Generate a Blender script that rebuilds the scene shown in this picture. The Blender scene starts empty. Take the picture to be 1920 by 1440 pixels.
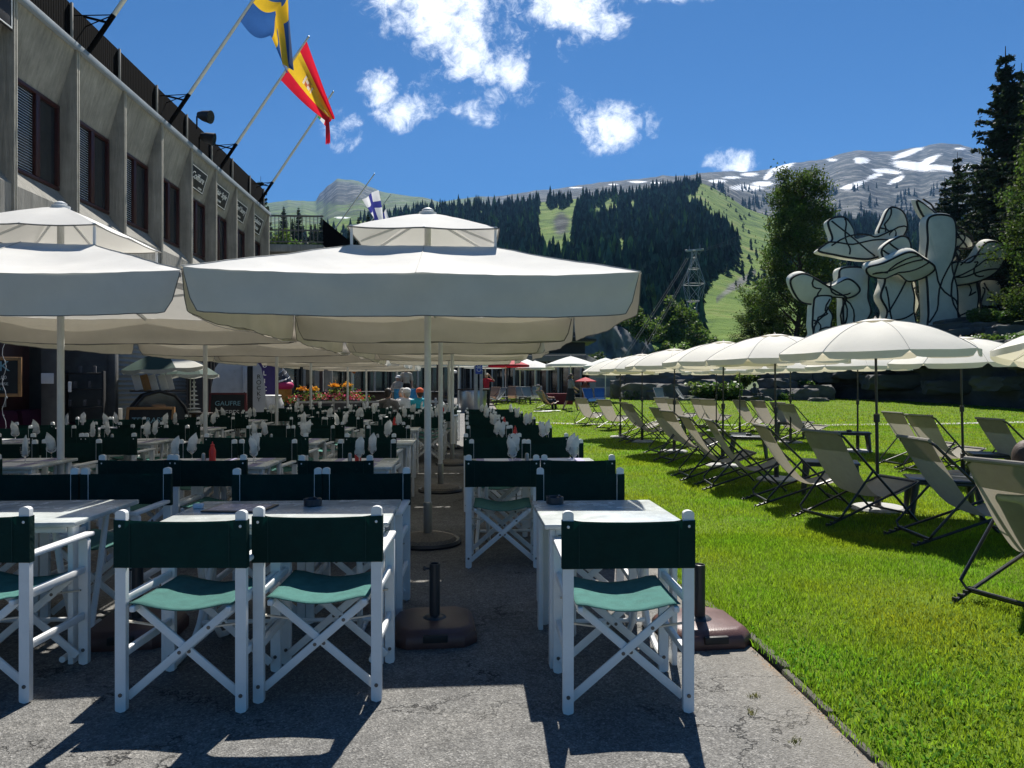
import bpy, bmesh, math, random
import numpy as np
from mathutils import Vector, Matrix, noise as mnoise
random.seed(7); RNG = np.random.default_rng(7)
R = math.radians
S = bpy.context.scene
COL = S.collection
# ------------------------------------------------------------------ camera
YAW = math.atan(88/1333)                       # the terrace runs a little left of the view axis
FW = Vector((math.sin(YAW), math.cos(YAW), 0)); RT = Vector((math.cos(YAW), -math.sin(YAW), 0))
EYE = 1.40
cam = bpy.data.objects.new("camera", bpy.data.cameras.new("camera")); COL.objects.link(cam)
cam.location = (0, 0, EYE); cam.rotation_euler = (R(90), 0, -YAW)
cam.data.lens = 25.0; cam.data.sensor_width = 36; cam.data.clip_end = 20000; cam.data.clip_start = 0.05
S.camera = cam
# ------------------------------------------------------------------ light and exposure
SUN_AZ, SUN_EL = 13.0, 54.5
w = bpy.data.worlds.new("World"); S.world = w; w.use_nodes = True
sun = bpy.data.objects.new("sun", bpy.data.lights.new("sun", 'SUN')); COL.objects.link(sun)
sd = Vector((math.sin(R(SUN_AZ))*math.cos(R(SUN_EL)), math.cos(R(SUN_AZ))*math.cos(R(SUN_EL)), math.sin(R(SUN_EL))))
sun.rotation_euler = sd.to_track_quat('Z', 'Y').to_euler(); sun.location = (0, 0, 60)
sun.data.energy = 5.0; sun.data.angle = R(0.53); sun.data.color = (1.0, 0.955, 0.88)
S.view_settings.view_transform = 'Standard'; S.view_settings.look = 'None'
S.view_settings.exposure = 0.78; S.view_settings.gamma = 1.0
S.cycles.use_denoising = True; S.cycles.max_bounces = 8; S.cycles.diffuse_bounces = 4
S.cycles.transparent_max_bounces = 12; S.cycles.sample_clamp_indirect = 6.0; S.cycles.volume_bounces = 0
SKY_STRENGTH = 0.051

def world_sky():
    nt = w.node_tree; N = nt.nodes; L = nt.links; N.clear()
    out = N.new('ShaderNodeOutputWorld'); bg = N.new('ShaderNodeBackground'); bg.inputs[1].default_value = SKY_STRENGTH
    sky = N.new('ShaderNodeTexSky'); sky.sky_type = 'NISHITA'; sky.sun_disc = False
    sky.sun_elevation = R(SUN_EL); sky.sun_rotation = R(SUN_AZ); sky.altitude = 1600
    sky.air_density = 1.0; sky.dust_density = 0.25; sky.ozone_density = 2.6
    hs = N.new('ShaderNodeHueSaturation'); hs.inputs['Saturation'].default_value = 1.12; hs.inputs['Value'].default_value = 1.0
    tint = N.new('ShaderNodeMix'); tint.data_type = 'RGBA'; tint.blend_type = 'MULTIPLY'; tint.inputs[0].default_value = 1
    tint.inputs[7].default_value = (.56, .80, 1.0, 1); L.new(sky.outputs[0], tint.inputs[6]); L.new(tint.outputs[2], hs.inputs['Color'])
    tc = N.new('ShaderNodeTexCoord')
    def vm(op, a, b=None):
        n = N.new('ShaderNodeVectorMath'); n.operation = op; L.new(a, n.inputs[0])
        if b is not None:
            if isinstance(b, (tuple, Vector)): n.inputs[1].default_value = b
            else: L.new(b, n.inputs[1])
        return n
    def mt(op, a, b=None, c=None, clamp=False):
        n = N.new('ShaderNodeMath'); n.operation = op; n.use_clamp = clamp
        for i, x in enumerate((a, b, c)):
            if x is None: continue
            if isinstance(x, (int, float)): n.inputs[i].default_value = x
            else: L.new(x, n.inputs[i])
        return n.outputs[0]
    d = tc.outputs['Generated']
    fw = mt('MAXIMUM', vm('DOT_PRODUCT', d, FW).outputs['Value'], 0.02)
    u = mt('DIVIDE', vm('DOT_PRODUCT', d, RT).outputs['Value'], fw)
    v = mt('DIVIDE', vm('DOT_PRODUCT', d, Vector((0, 0, 1))).outputs['Value'], fw)
    cx = N.new('ShaderNodeCombineXYZ'); L.new(u, cx.inputs[0]); L.new(v, cx.inputs[1])
    def noise(scale, detail, rough, dist=0.0):
        n = N.new('ShaderNodeTexNoise'); n.inputs['Scale'].default_value = scale; n.inputs['Detail'].default_value = detail
        n.inputs['Roughness'].default_value = rough; n.inputs['Distortion'].default_value = dist
        L.new(cx.outputs[0], n.inputs['Vector']); return n.outputs['Fac']
    n1 = noise(11, 10, .64, .4); n2 = noise(46, 9, .72, .6)
    # cumulus positions: centre (u, v) and half sizes on the sky
    blobs = [(860,30,190,95,1),(800,-10,130,75,1),(905,110,95,62,1),(1080,5,130,60,1),(955,128,40,52,.8),(712,165,46,44,1),(765,210,72,42,1),(1155,240,98,54,1),
             (1368,302,62,28,.9),(916,208,42,34,.3),(640,246,44,46,.35),(1063,92,22,30,.25),(1120,30,70,55,.9),(1190,-20,200,30,1),(990,190,120,40,.12),(860,170,110,50,.3)]
    acc = None
    for (px, py, rx, ry, st) in blobs:
        a = mt('MULTIPLY', mt('SUBTRACT', u, (px-960)/1333), 1333/rx)
        b = mt('MULTIPLY', mt('SUBTRACT', v, (720-py)/1333), 1333/ry)
        q = mt('SUBTRACT', 1.0, mt('ADD', mt('MULTIPLY', a, a), mt('MULTIPLY', b, b)))
        q = mt('MAXIMUM', mt('MINIMUM', q, st), -0.6)
        acc = q if acc is None else mt('MAXIMUM', acc, q)
    s = mt('ADD', mt('MULTIPLY', acc, 0.62), mt('ADD', mt('MULTIPLY', mt('SUBTRACT', n1, .5), 2.3), mt('MULTIPLY', mt('SUBTRACT', n2, .5), 1.45)))
    rmp = N.new('ShaderNodeMapRange'); rmp.interpolation_type = 'SMOOTHSTEP'
    rmp.inputs['From Min'].default_value = 0.02; rmp.inputs['From Max'].default_value = 0.88; L.new(s, rmp.inputs['Value'])
    gate = N.new('ShaderNodeMapRange'); gate.inputs['From Min'].default_value = -0.45; gate.inputs['From Max'].default_value = 0.25; L.new(acc, gate.inputs['Value'])
    fac = mt('MULTIPLY', mt('MULTIPLY', rmp.outputs[0], gate.outputs[0], clamp=True), .97)
    core = N.new('ShaderNodeMix'); core.data_type = 'RGBA'; L.new(n1, core.inputs[0])
    core.inputs[6].default_value = (13.5, 14.8, 16.6, 1); core.inputs[7].default_value = (18.5, 18.6, 18.8, 1)
    mx = N.new('ShaderNodeMix'); mx.data_type = 'RGBA'
    L.new(fac, mx.inputs[0]); L.new(hs.outputs[0], mx.inputs[6]); L.new(core.outputs[2], mx.inputs[7])
    L.new(mx.outputs[2], bg.inputs[0]); L.new(bg.outputs[0], out.inputs[0])
world_sky()

# ------------------------------------------------------------------ helpers
def P(px, d, z=0.0):
    """A point d metres ahead whose bearing is that of photo column px."""
    q = FW*d + RT*((px-960)/1333*d); return Vector((q.x, q.y, z))
def zy(y, d): return EYE + (720-y)/1333*d
def sst(a, b, x):
    t = min(1, max(0, (x-a)/(b-a))); return t*t*(3-2*t)
def gz(x, y): return 0.45*sst(24, 47, y)

class MB:
    """Collects shapes and links them as one mesh object."""
    def __init__(s): s.v = []; s.f = []; s.mi = []; s.cur = 0; s.sm = []
    def add(s, vs, fs, smooth=False):
        o = len(s.v); s.v.extend([tuple(p) for p in vs])
        for f in fs: s.f.append([i+o for i in f]); s.mi.append(s.cur); s.sm.append(smooth)
        return s
    def box(s, c, size, rot=None):
        sx, sy, sz = (q/2 for q in size); M = rot or Matrix.Identity(3); c = Vector(c)
        vs = [c + M @ Vector((x*sx, y*sy, z*sz)) for x in (-1, 1) for y in (-1, 1) for z in (-1, 1)]
        return s.add(vs, [(0,1,3,2),(4,6,7,5),(0,4,5,1),(2,3,7,6),(0,2,6,4),(1,5,7,3)])
    def cbox(s, c, size, ch=.004, rot=None):
        """Box with chamfered edges."""
        hx, hy, hz = (q/2 for q in size); ch = min(ch, hx*.9, hy*.9, hz*.9); M = rot or Matrix.Identity(3); c = Vector(c)
        bm = bmesh.new(); bmesh.ops.create_cube(bm, size=2)
        for q in bm.verts: q.co = Vector((q.co.x*hx, q.co.y*hy, q.co.z*hz))
        bmesh.ops.bevel(bm, geom=bm.edges[:], offset=ch, segments=2, affect='EDGES', profile=.5)
        bm.verts.index_update()
        vs = [c + M @ q.co for q in bm.verts]; fs = [[q.index for q in f.verts] for f in bm.faces]; bm.free()
        return s.add(vs, fs)
    def bar(s, a, b, wd, th, up=(0, 0, 1), ch=0):
        a = Vector(a); b = Vector(b); z = (b-a); L = z.length; z.normalize()
        x = Vector(up).cross(z)
        if x.length < 1e-4: x = Vector((1, 0, 0)).cross(z)
        x.normalize(); y = z.cross(x)
        M = Matrix((x, y, z)).transposed()
        return s.cbox((a+b)/2, (wd, th, L), ch, M) if ch else s.box((a+b)/2, (wd, th, L), M)
    def tube(s, pts, r, n=8, cap=True):
        pts = [Vector(p) for p in pts]; m = len(pts); rs = r if isinstance(r, (list, tuple)) else [r]*m
        vs = []; prev = None
        for i, p in enumerate(pts):
            t = (pts[min(i+1, m-1)] - pts[max(i-1, 0)]).normalized()
            if prev is None: x = t.cross(Vector((0, 0, 1)) if abs(t.z) < .9 else Vector((1, 0, 0))).normalized()
            else: x = (prev - t*prev.dot(t)).normalized()
            prev = x; y = t.cross(x)
            vs += [p + (x*math.cos(2*math.pi*k/n) + y*math.sin(2*math.pi*k/n))*rs[i] for k in range(n)]
        fs = [(i*n+k, i*n+(k+1) % n, (i+1)*n+(k+1) % n, (i+1)*n+k) for i in range(m-1) for k in range(n)]
        if cap: fs += [list(range(n))[::-1], [(m-1)*n+k for k in range(n)]]
        return s.add(vs, fs, True)
    def lathe(s, prof, n=20, c=(0, 0, 0), cap=True):
        c = Vector(c); vs = [c + Vector((r*math.cos(2*math.pi*k/n), r*math.sin(2*math.pi*k/n), z)) for r, z in prof for k in range(n)]
        m = len(prof)
        fs = [(i*n+k, i*n+(k+1) % n, (i+1)*n+(k+1) % n, (i+1)*n+k) for i in range(m-1) for k in range(n)]
        if cap:
            fs += [list(range(n))[::-1], [(m-1)*n+k for k in range(n)]]
        return s.add(vs, fs, True)
    def ball(s, c, r, n=12, m=8, rot=None):
        c = Vector(c); r = Vector(r) if not isinstance(r, (int, float)) else Vector((r, r, r)); M = rot or Matrix.Identity(3)
        vs = []
        for i in range(m+1):
            t = math.pi*i/m
            for k in range(n):
                p = 2*math.pi*k/n; st = max(math.sin(t), 1e-3)
                vs.append(c + M @ Vector((r.x*st*math.cos(p), r.y*st*math.sin(p), -r.z*math.cos(t))))
        fs = [(i*n+k, i*n+(k+1) % n, (i+1)*n+(k+1) % n, (i+1)*n+k) for i in range(m) for k in range(n)]
        return s.add(vs, fs, True)
    def grid(s, fn, nu, nv, smooth=True):
        vs = [fn(i/nu, j/nv) for j in range(nv+1) for i in range(nu+1)]
        fs = [(j*(nu+1)+i, j*(nu+1)+i+1, (j+1)*(nu+1)+i+1, (j+1)*(nu+1)+i) for j in range(nv) for i in range(nu)]
        return s.add(vs, fs, smooth)
    def prism(s, poly, a, b, fn):
        """Outline poly (2-D) extruded from a to b; fn(u, v, w) gives the point."""
        n = len(poly); vs = [fn(x, y, a) for x, y in poly] + [fn(x, y, b) for x, y in poly]
        fs = [list(range(n))[::-1], list(range(n, 2*n))] + [(k, (k+1) % n, n+(k+1) % n, n+k) for k in range(n)]
        return s.add(vs, fs)
    def mesh(s, name, mats):
        me = bpy.data.meshes.new(name); me.from_pydata(s.v, [], s.f)
        for m in (mats if isinstance(mats, (list, tuple)) else [mats]): me.materials.append(m)
        me.polygons.foreach_set('material_index', s.mi); me.polygons.foreach_set('use_smooth', s.sm); me.update()
        return me
    def build(s, name, mats, parent=None, solid=0, sub=0, sharp=35):
        me = s.mesh(name, mats)
        bm = bmesh.new(); bm.from_mesh(me); bmesh.ops.recalc_face_normals(bm, faces=bm.faces[:]); bm.to_mesh(me); bm.free()
        try: me.set_sharp_from_angle(angle=R(sharp))
        except Exception: pass
        o = bpy.data.objects.new(name, me); COL.objects.link(o); o.parent = parent
        if sub: q = o.modifiers.new('sub', 'SUBSURF'); q.levels = q.render_levels = sub
        if solid: q = o.modifiers.new('solid', 'SOLIDIFY'); q.thickness = solid; q.offset = 0
        return o
def np_mesh(name, V, F, mats, parent=None, smooth=False, k=3):
    me = bpy.data.meshes.new(name); nv, nf = len(V), len(F)
    me.vertices.add(nv); me.vertices.foreach_set('co', np.asarray(V, np.float32).ravel())
    me.loops.add(nf*k); me.loops.foreach_set('vertex_index', np.asarray(F, np.int32).ravel())
    me.polygons.add(nf); me.polygons.foreach_set('loop_start', np.arange(0, nf*k, k, dtype=np.int32))
    me.polygons.foreach_set('loop_total', np.full(nf, k, np.int32))
    me.update(calc_edges=True); me.polygons.foreach_set('use_smooth', np.full(nf, smooth))
    for m in (mats if isinstance(mats, (list, tuple)) else [mats]): me.materials.append(m)
    o = bpy.data.objects.new(name, me); COL.objects.link(o); o.parent = parent; return o
def tag(o, label, cat, group=None, kind=None):
    if label: o['label'] = label
    if cat: o['category'] = cat
    if group: o['group'] = group
    if kind: o['kind'] = kind
    return o
def thing(name, label, cat, loc=(0, 0, 0), rz=0.0, group=None):
    o = bpy.data.objects.new(name, None); COL.objects.link(o); o.empty_display_size = .1
    o.location = loc; o.rotation_euler = (0, 0, rz); return tag(o, label, cat, group)
def struct(o): o['kind'] = 'structure'; return o
KIDS = {}
def kids(o):
    if o.name not in KIDS: KIDS[o.name] = [c for c in bpy.data.objects if c.parent == o]
    return KIDS[o.name]
def dup(o, loc, rz=None, label=None, group=None, top=True):
    """Copy of a thing with its parts and sub-parts."""
    c = o.copy(); COL.objects.link(c)
    if top:
        c.location = loc
        if rz is not None: c.rotation_euler = (0, 0, rz)
        if label: c['label'] = label
        if group: c['group'] = group
    for ch in kids(o):
        q = dup(ch, None, top=False); q.parent = c
    return c
def text(name, body, size, mat, parent, M, extrude=.002, align='CENTER', shear=0.0):
    cu = bpy.data.curves.new(name, 'FONT'); cu.body = body; cu.size = size; cu.extrude = extrude; cu.align_x = align; cu.align_y = 'CENTER'; cu.shear = shear
    cu.materials.append(mat); q = bpy.data.objects.new(name, cu); COL.objects.link(q); bpy.context.view_layer.update()
    me = bpy.data.meshes.new_from_object(q.evaluated_get(bpy.context.evaluated_depsgraph_get())); bpy.data.objects.remove(q)
    o = bpy.data.objects.new(name, me); COL.objects.link(o); o.parent = parent; o.matrix_local = M; return o
def frame(o, x, y):
    """Matrix with local X along x, local Y along y."""
    x = Vector(x).normalized(); y = Vector(y).normalized(); z = x.cross(y)
    M = Matrix((x, y, z)).transposed().to_4x4(); M.translation = Vector(o); return M

# ------------------------------------------------------------------ materials
MATS = {}
def mat(name, col, rough=.6, var=.12, scale=6., bump=0., bscale=60., metal=0., trans=0., tcol=None, obj_var=.0, spec=.5, coat=0., detail=6):
    """Procedural surface: two-scale colour variation, fine bump, optional light passing through."""
    m = bpy.data.materials.new(name); m.use_nodes = True; nt = m.node_tree; N = nt.nodes; L = nt.links
    b = N['Principled BSDF']; b.inputs['Roughness'].default_value = rough; b.inputs['Metallic'].default_value = metal
    b.inputs['Specular IOR Level'].default_value = spec; b.inputs['Coat Weight'].default_value = coat
    tc = N.new('ShaderNodeTexCoord')
    n = N.new('ShaderNodeTexNoise'); n.inputs['Scale'].default_value = scale; n.inputs['Detail'].default_value = detail; n.inputs['Roughness'].default_value = .62
    L.new(tc.outputs['Object'], n.inputs['Vector'])
    hs = N.new('ShaderNodeHueSaturation'); hs.inputs['Color'].default_value = (*col, 1)
    mr = N.new('ShaderNodeMapRange'); mr.inputs['From Min'].default_value = .25; mr.inputs['From Max'].default_value = .75
    mr.inputs['To Min'].default_value = 1-var; mr.inputs['To Max'].default_value = 1+var; L.new(n.outputs['Fac'], mr.inputs['Value'])
    src = mr.outputs[0]
    if obj_var:
        oi = N.new('ShaderNodeObjectInfo'); q = N.new('ShaderNodeMapRange'); q.inputs['To Min'].default_value = 1-obj_var; q.inputs['To Max'].default_value = 1+obj_var
        L.new(oi.outputs['Random'], q.inputs['Value']); mu = N.new('ShaderNodeMath'); mu.operation = 'MULTIPLY'
        L.new(src, mu.inputs[0]); L.new(q.outputs[0], mu.inputs[1]); src = mu.outputs[0]
    L.new(src, hs.inputs['Value']); L.new(hs.outputs[0], b.inputs['Base Color'])
    rr = N.new('ShaderNodeMapRange'); rr.inputs['To Min'].default_value = max(0, rough-.1); rr.inputs['To Max'].default_value = min(1, rough+.1)
    L.new(n.outputs['Fac'], rr.inputs['Value']); L.new(rr.outputs[0], b.inputs['Roughness'])
    if bump:
        n2 = N.new('ShaderNodeTexNoise'); n2.inputs['Scale'].default_value = bscale; n2.inputs['Detail'].default_value = 4; L.new(tc.outputs['Object'], n2.inputs['Vector'])
        bp = N.new('ShaderNodeBump'); bp.inputs['Strength'].default_value = bump; bp.inputs['Distance'].default_value = .01
        L.new(n2.outputs['Fac'], bp.inputs['Height']); L.new(bp.outputs[0], b.inputs['Normal'])
    if trans:
        t = N.new('ShaderNodeBsdfTranslucent'); mx = N.new('ShaderNodeMixShader'); mx.inputs[0].default_value = trans
        if tcol: t.inputs[0].default_value = (*tcol, 1)
        else: L.new(hs.outputs[0], t.inputs[0])
        L.new(b.outputs[0], mx.inputs[1]); L.new(t.outputs[0], mx.inputs[2]); L.new(mx.outputs[0], N['Material Output'].inputs[0])
    MATS[name] = m; return m
def rgb(h):
    h = h.lstrip('#'); c = [int(h[i:i+2], 16)/255 for i in (0, 2, 4)]
    return tuple(x/12.92 if x <= .04045 else ((x+.055)/1.055)**2.4 for x in c)
white_paint = mat('white_lacquered_metal', (.78, .79, .78), .42, .05, 14, .05, 120, obj_var=.04)
grey_tube = mat('grey_white_tube', (.62, .63, .63), .4, .06)
pole_white = mat('parasol_pole_white', (.66, .66, .63), .45, .06, 9)
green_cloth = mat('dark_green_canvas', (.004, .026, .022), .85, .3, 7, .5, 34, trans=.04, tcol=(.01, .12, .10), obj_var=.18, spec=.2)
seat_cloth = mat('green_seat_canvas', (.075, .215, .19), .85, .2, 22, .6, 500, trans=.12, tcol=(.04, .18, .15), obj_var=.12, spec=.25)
marble = mat('pale_laminate_marble', (.50, .53, .51), .26, .30, 7, .03, 30, obj_var=.06)
steel = mat('brushed_steel', (.42, .42, .41), .35, .08, 30, metal=.9)
bolt_m = mat('bolt_steel', (.16, .15, .14), .45, .2, 30, metal=.8)
valance_m = mat('off_white_valance', (.68, .63, .54), .85, .08, 3.2, .15, 9, trans=.10, tcol=(.6, .56, .46), spec=.15)
canopy_m = mat('off_white_canopy', (.78, .765, .72), .8, .09, 2.2, .32, 5, trans=.22, tcol=(.70, .68, .62), spec=.2)
cream_m = mat('cream_parasol_cloth', (.86, .83, .76), .8, .06, 4, .15, 14, trans=.30, tcol=(.86, .78, .64), obj_var=.05, spec=.2)
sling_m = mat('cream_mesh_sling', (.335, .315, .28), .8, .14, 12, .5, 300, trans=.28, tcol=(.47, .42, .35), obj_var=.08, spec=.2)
black_metal = mat('black_tube', (.022, .023, .025), .38, .2, 20, obj_var=.1)
black_plastic = mat('black_plastic', (.03, .034, .04), .35, .2, 10, .05, 80)
brown_plastic = mat('brown_plastic', (.105, .05, .042), .42, .25, 7, .15, 90)
black_flat = mat('black_flat', (.012, .012, .013), .6, .2)
napkin_m = mat('white_paper_napkin', (.80, .80, .77), .85, .06, 30, .2, 60, trans=.25, obj_var=.05)
red_plastic = mat('red_bottle', (.55, .03, .02), .35, .1)
wood_frame = mat('oiled_wood', (.34, .18, .07), .55, .25, 12, .15, 40)
dark_wood = mat('dark_wood', (.035, .02, .014), .6, .3, 6, .2, 30)
chalk_board = mat('chalkboard', (.015, .018, .02), .7, .5, 5)
chalk_w = mat('chalk_white', (.62, .64, .62), .9, .25, 40)
chalk_b = mat('chalk_blue', (.22, .42, .5), .9, .3, 40)
paper_w = mat('white_paper', (.72, .72, .74), .7, .05, 20)
violet_p = mat('violet_print', (.26, .24, .4), .6, .35, 25)
sign_white = mat('sign_white', (.78, .78, .76), .6, .06, 20)
glass_m = bpy.data.materials.new('clear_glass'); glass_m.use_nodes = True
_b = glass_m.node_tree.nodes['Principled BSDF']; _b.inputs['Transmission Weight'].default_value = 1; _b.inputs['Roughness'].default_value = .03; _b.inputs['IOR'].default_value = 1.3
_b.inputs['Base Color'].default_value = (.95, .97, .97, 1)
window_m = mat('dark_window_glass', (.02, .024, .028), .08, .1, 3, spec=.8)
skin_m = mat('skin', (.5, .28, .19), .55, .08, 20)
# ------------------------------------------------------------------ the setting: ground, lawn, path, hills
LAWN_X = 1.54
def asphalt_mat():
    m = bpy.data.materials.new('asphalt'); m.use_nodes = True; nt = m.node_tree; N = nt.nodes; L = nt.links; b = N['Principled BSDF']
    g = N.new('ShaderNodeNewGeometry')
    def nz(scale, det, ro=.6):
        n = N.new('ShaderNodeTexNoise'); n.inputs['Scale'].default_value = scale; n.inputs['Detail'].default_value = det; n.inputs['Roughness'].default_value = ro
        L.new(g.outputs['Position'], n.inputs['Vector']); return n
    def ramp(src, stops):
        r = N.new('ShaderNodeValToRGB'); e = r.color_ramp.elements
        while len(e) < len(stops): e.new(.5)
        for k, (p, c) in enumerate(stops): e[k].position = p; e[k].color = (*c, 1)
        L.new(src, r.inputs[0]); return r.outputs[0]
    def mixc(fac, a, bb, mode='MIX'):
        x = N.new('ShaderNodeMix'); x.data_type = 'RGBA'; x.blend_type = mode
        for i, q in ((0, fac), (6, a), (7, bb)):
            if isinstance(q, (int, float)): x.inputs[i].default_value = q
            elif isinstance(q, tuple): x.inputs[i].default_value = (*q, 1)
            else: L.new(q, x.inputs[i])
        return x.outputs[2]
    # stone chips of several greys in a dark binder
    vo = N.new('ShaderNodeTexVoronoi'); vo.inputs['Scale'].default_value = 150; L.new(g.outputs['Position'], vo.inputs['Vector'])
    chips = ramp(vo.outputs['Color'], [(0, (.06, .06, .058)), (.35, (.125, .122, .115)), (.7, (.2, .196, .185)), (1, (.42, .41, .39))])
    vo2 = N.new('ShaderNodeTexVoronoi'); vo2.inputs['Scale'].default_value = 62; L.new(g.outputs['Position'], vo2.inputs['Vector'])
    chips = mixc(.35, chips, ramp(vo2.outputs['Color'], [(0, (.08, .08, .078)), (.5, (.15, .147, .14)), (1, (.34, .33, .31))]))
    big = nz(1.3, 6); col = mixc(1.0, chips, ramp(big.outputs['Fac'], [(.3, (.72, .72, .73)), (.5, (.95, .95, .94)), (.72, (1.12, 1.1, 1.06))]), 'MULTIPLY')
    med = nz(7, 5); col = mixc(1.0, col, ramp(med.outputs['Fac'], [(.3, (.82, .82, .82)), (.7, (1.1, 1.1, 1.1))]), 'MULTIPLY')
    # cracks: wandering cell borders
    off = N.new('ShaderNodeVectorMath'); off.operation = 'MULTIPLY_ADD'; L.new(nz(3.2, 5, .7).outputs['Color'], off.inputs[0]); off.inputs[1].default_value = (.75, .75, 0); L.new(g.outputs['Position'], off.inputs[2])
    sc = N.new('ShaderNodeVectorMath'); sc.operation = 'MULTIPLY'; L.new(off.outputs[0], sc.inputs[0]); sc.inputs[1].default_value = (1.0, 2.3, 1)
    cr = N.new('ShaderNodeTexVoronoi'); cr.feature = 'DISTANCE_TO_EDGE'; cr.inputs['Scale'].default_value = .62; L.new(sc.outputs[0], cr.inputs['Vector'])
    c1 = N.new('ShaderNodeMapRange'); c1.inputs['From Min'].default_value = .0; c1.inputs['From Max'].default_value = .0085; c1.inputs['To Min'].default_value = 1; c1.inputs['To Max'].default_value = 0
    L.new(cr.outputs['Distance'], c1.inputs['Value'])
    gate = N.new('ShaderNodeMapRange'); gate.inputs['From Min'].default_value = .42; gate.inputs['From Max'].default_value = .56; L.new(nz(1.1, 3).outputs['Fac'], gate.inputs['Value'])
    cf = N.new('ShaderNodeMath'); cf.operation = 'MULTIPLY'; L.new(c1.outputs[0], cf.inputs[0]); L.new(gate.outputs[0], cf.inputs[1])
    col = mixc(cf.outputs[0], col, (.022, .022, .021))
    # dry larch needles gathered along the lawn edge, paler worn strip
    sx = N.new('ShaderNodeSeparateXYZ'); L.new(g.outputs['Position'], sx.inputs[0])
    e = N.new('ShaderNodeMath'); e.operation = 'ADD'; L.new(sx.outputs[0], e.inputs[0])
    nn = N.new('ShaderNodeMath'); nn.operation = 'MULTIPLY_ADD'; L.new(nz(6, 6, .7).outputs['Fac'], nn.inputs[0]); nn.inputs[1].default_value = .22; nn.inputs[2].default_value = -.11
    L.new(nn.outputs[0], e.inputs[1])
    st = N.new('ShaderNodeMapRange'); st.inputs['From Min'].default_value = 1.1; st.inputs['From Max'].default_value = 1.5; st.inputs['To Max'].default_value = .55; L.new(e.outputs[0], st.inputs['Value'])
    col = mixc(st.outputs[0], col, (.235, .215, .18))
    nd = N.new('ShaderNodeMapRange'); nd.inputs['From Min'].default_value = 1.47; nd.inputs['From Max'].default_value = 1.56; L.new(e.outputs[0], nd.inputs['Value'])
    sp = N.new('ShaderNodeMapRange'); sp.inputs['From Min'].default_value = .45; sp.inputs['From Max'].default_value = .6; L.new(nz(75, 4, .7).outputs['Fac'], sp.inputs['Value'])
    ndm = N.new('ShaderNodeMath'); ndm.operation = 'MULTIPLY'; L.new(nd.outputs[0], ndm.inputs[0]); L.new(sp.outputs[0], ndm.inputs[1])
    col = mixc(ndm.outputs[0], col, (.36, .19, .06))
    L.new(col, b.inputs['Base Color']); b.inputs['Roughness'].default_value = .85; b.inputs['Specular IOR Level'].default_value = .3
    h = N.new('ShaderNodeMath'); h.operation = 'MULTIPLY_ADD'; L.new(cf.outputs[0], h.inputs[0]); h.inputs[1].default_value = -1.6; L.new(vo.outputs['Distance'], h.inputs[2])
    bp = N.new('ShaderNodeBump'); bp.inputs['Strength'].default_value = .75; bp.inputs['Distance'].default_value = .006; L.new(h.outputs[0], bp.inputs['Height']); L.new(bp.outputs[0], b.inputs['Normal'])
    return m
asphalt = asphalt_mat()
def gsheet(name, x0, x1, y0, y1, nx, ny, m, dz=0., edge=None):
    def fn(u, v):
        x = x0+(x1-x0)*u; y = y0+(y1-y0)*v
        if edge and u == 0: x += edge(y)
        return (x, y, gz(x, y)+dz)
    g = MB().grid(fn, nx, ny); return struct(g.build(name, m))
# one far-reaching ground sheet, then the asphalt terrace and the lawn on top of it
earth = mat('earth', (.09, .085, .05), .95, .3, .4)
gsheet('ground', -400, 400, -200, 60, 4, 26, earth, -.06)
kerb_w = lambda y: .018*math.sin(y*2.3)+.012*math.sin(y*5.9+1)+.008*math.sin(y*13.7)
gsheet('pavement', -30, LAWN_X-.02, -12, 60, 8, 60, asphalt, 0.)
lawn_soil = mat('lawn_soil', (.10, .155, .014), .95, .35, 2.2, .6, 260, spec=.1)
def lawn_fn(u, v):
    y = -6+72*v; x0 = LAWN_X+.02+kerb_w(y); x = x0+(62-x0)*u**1.6
    return (x, y, gz(x, y)+.022*min(1, u*400)+.004)
struct(MB().grid(lawn_fn, 60, 420).build('lawn', lawn_soil))
# row of worn edging stones, half sunk, between asphalt and grass
eb = MB(); y = 1.6
while y < 24:
    l = random.uniform(.35, .62); x = LAWN_X-.005+kerb_w(y)
    eb.cbox((x, y+l/2, -.015+random.uniform(-.006, .006)), (random.uniform(.035, .055), l-.015, .07), .012, Matrix.Rotation(random.uniform(-.03, .03), 3, 'Z')); y += l
edge_stone = mat('edging_stone', (.085, .08, .062), .9, .35, 12, .6, 90)
o = eb.build('kerb', edge_stone); struct(o)
# pale path crossing the lawn
path_m = mat('pale_gravel', (.38, .37, .34), .9, .12, 9, .4, 120)
pb = MB()
pl = [P(930, 26.2), P(1060, 24.6), P(1250, 23.8), P(1500, 23.6), P(1700, 24.2), P(1900, 25.4), P(2100, 27.5)]
def path_fn(u, v):
    k = u*(len(pl)-1); i = min(int(k), len(pl)-2); q = pl[i].lerp(pl[i+1], k-i); return (q.x, q.y+(v-.5)*.75, gz(q.x, q.y)+.035)
struct(pb.grid(path_fn, 60, 2).build('path', path_m))

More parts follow.
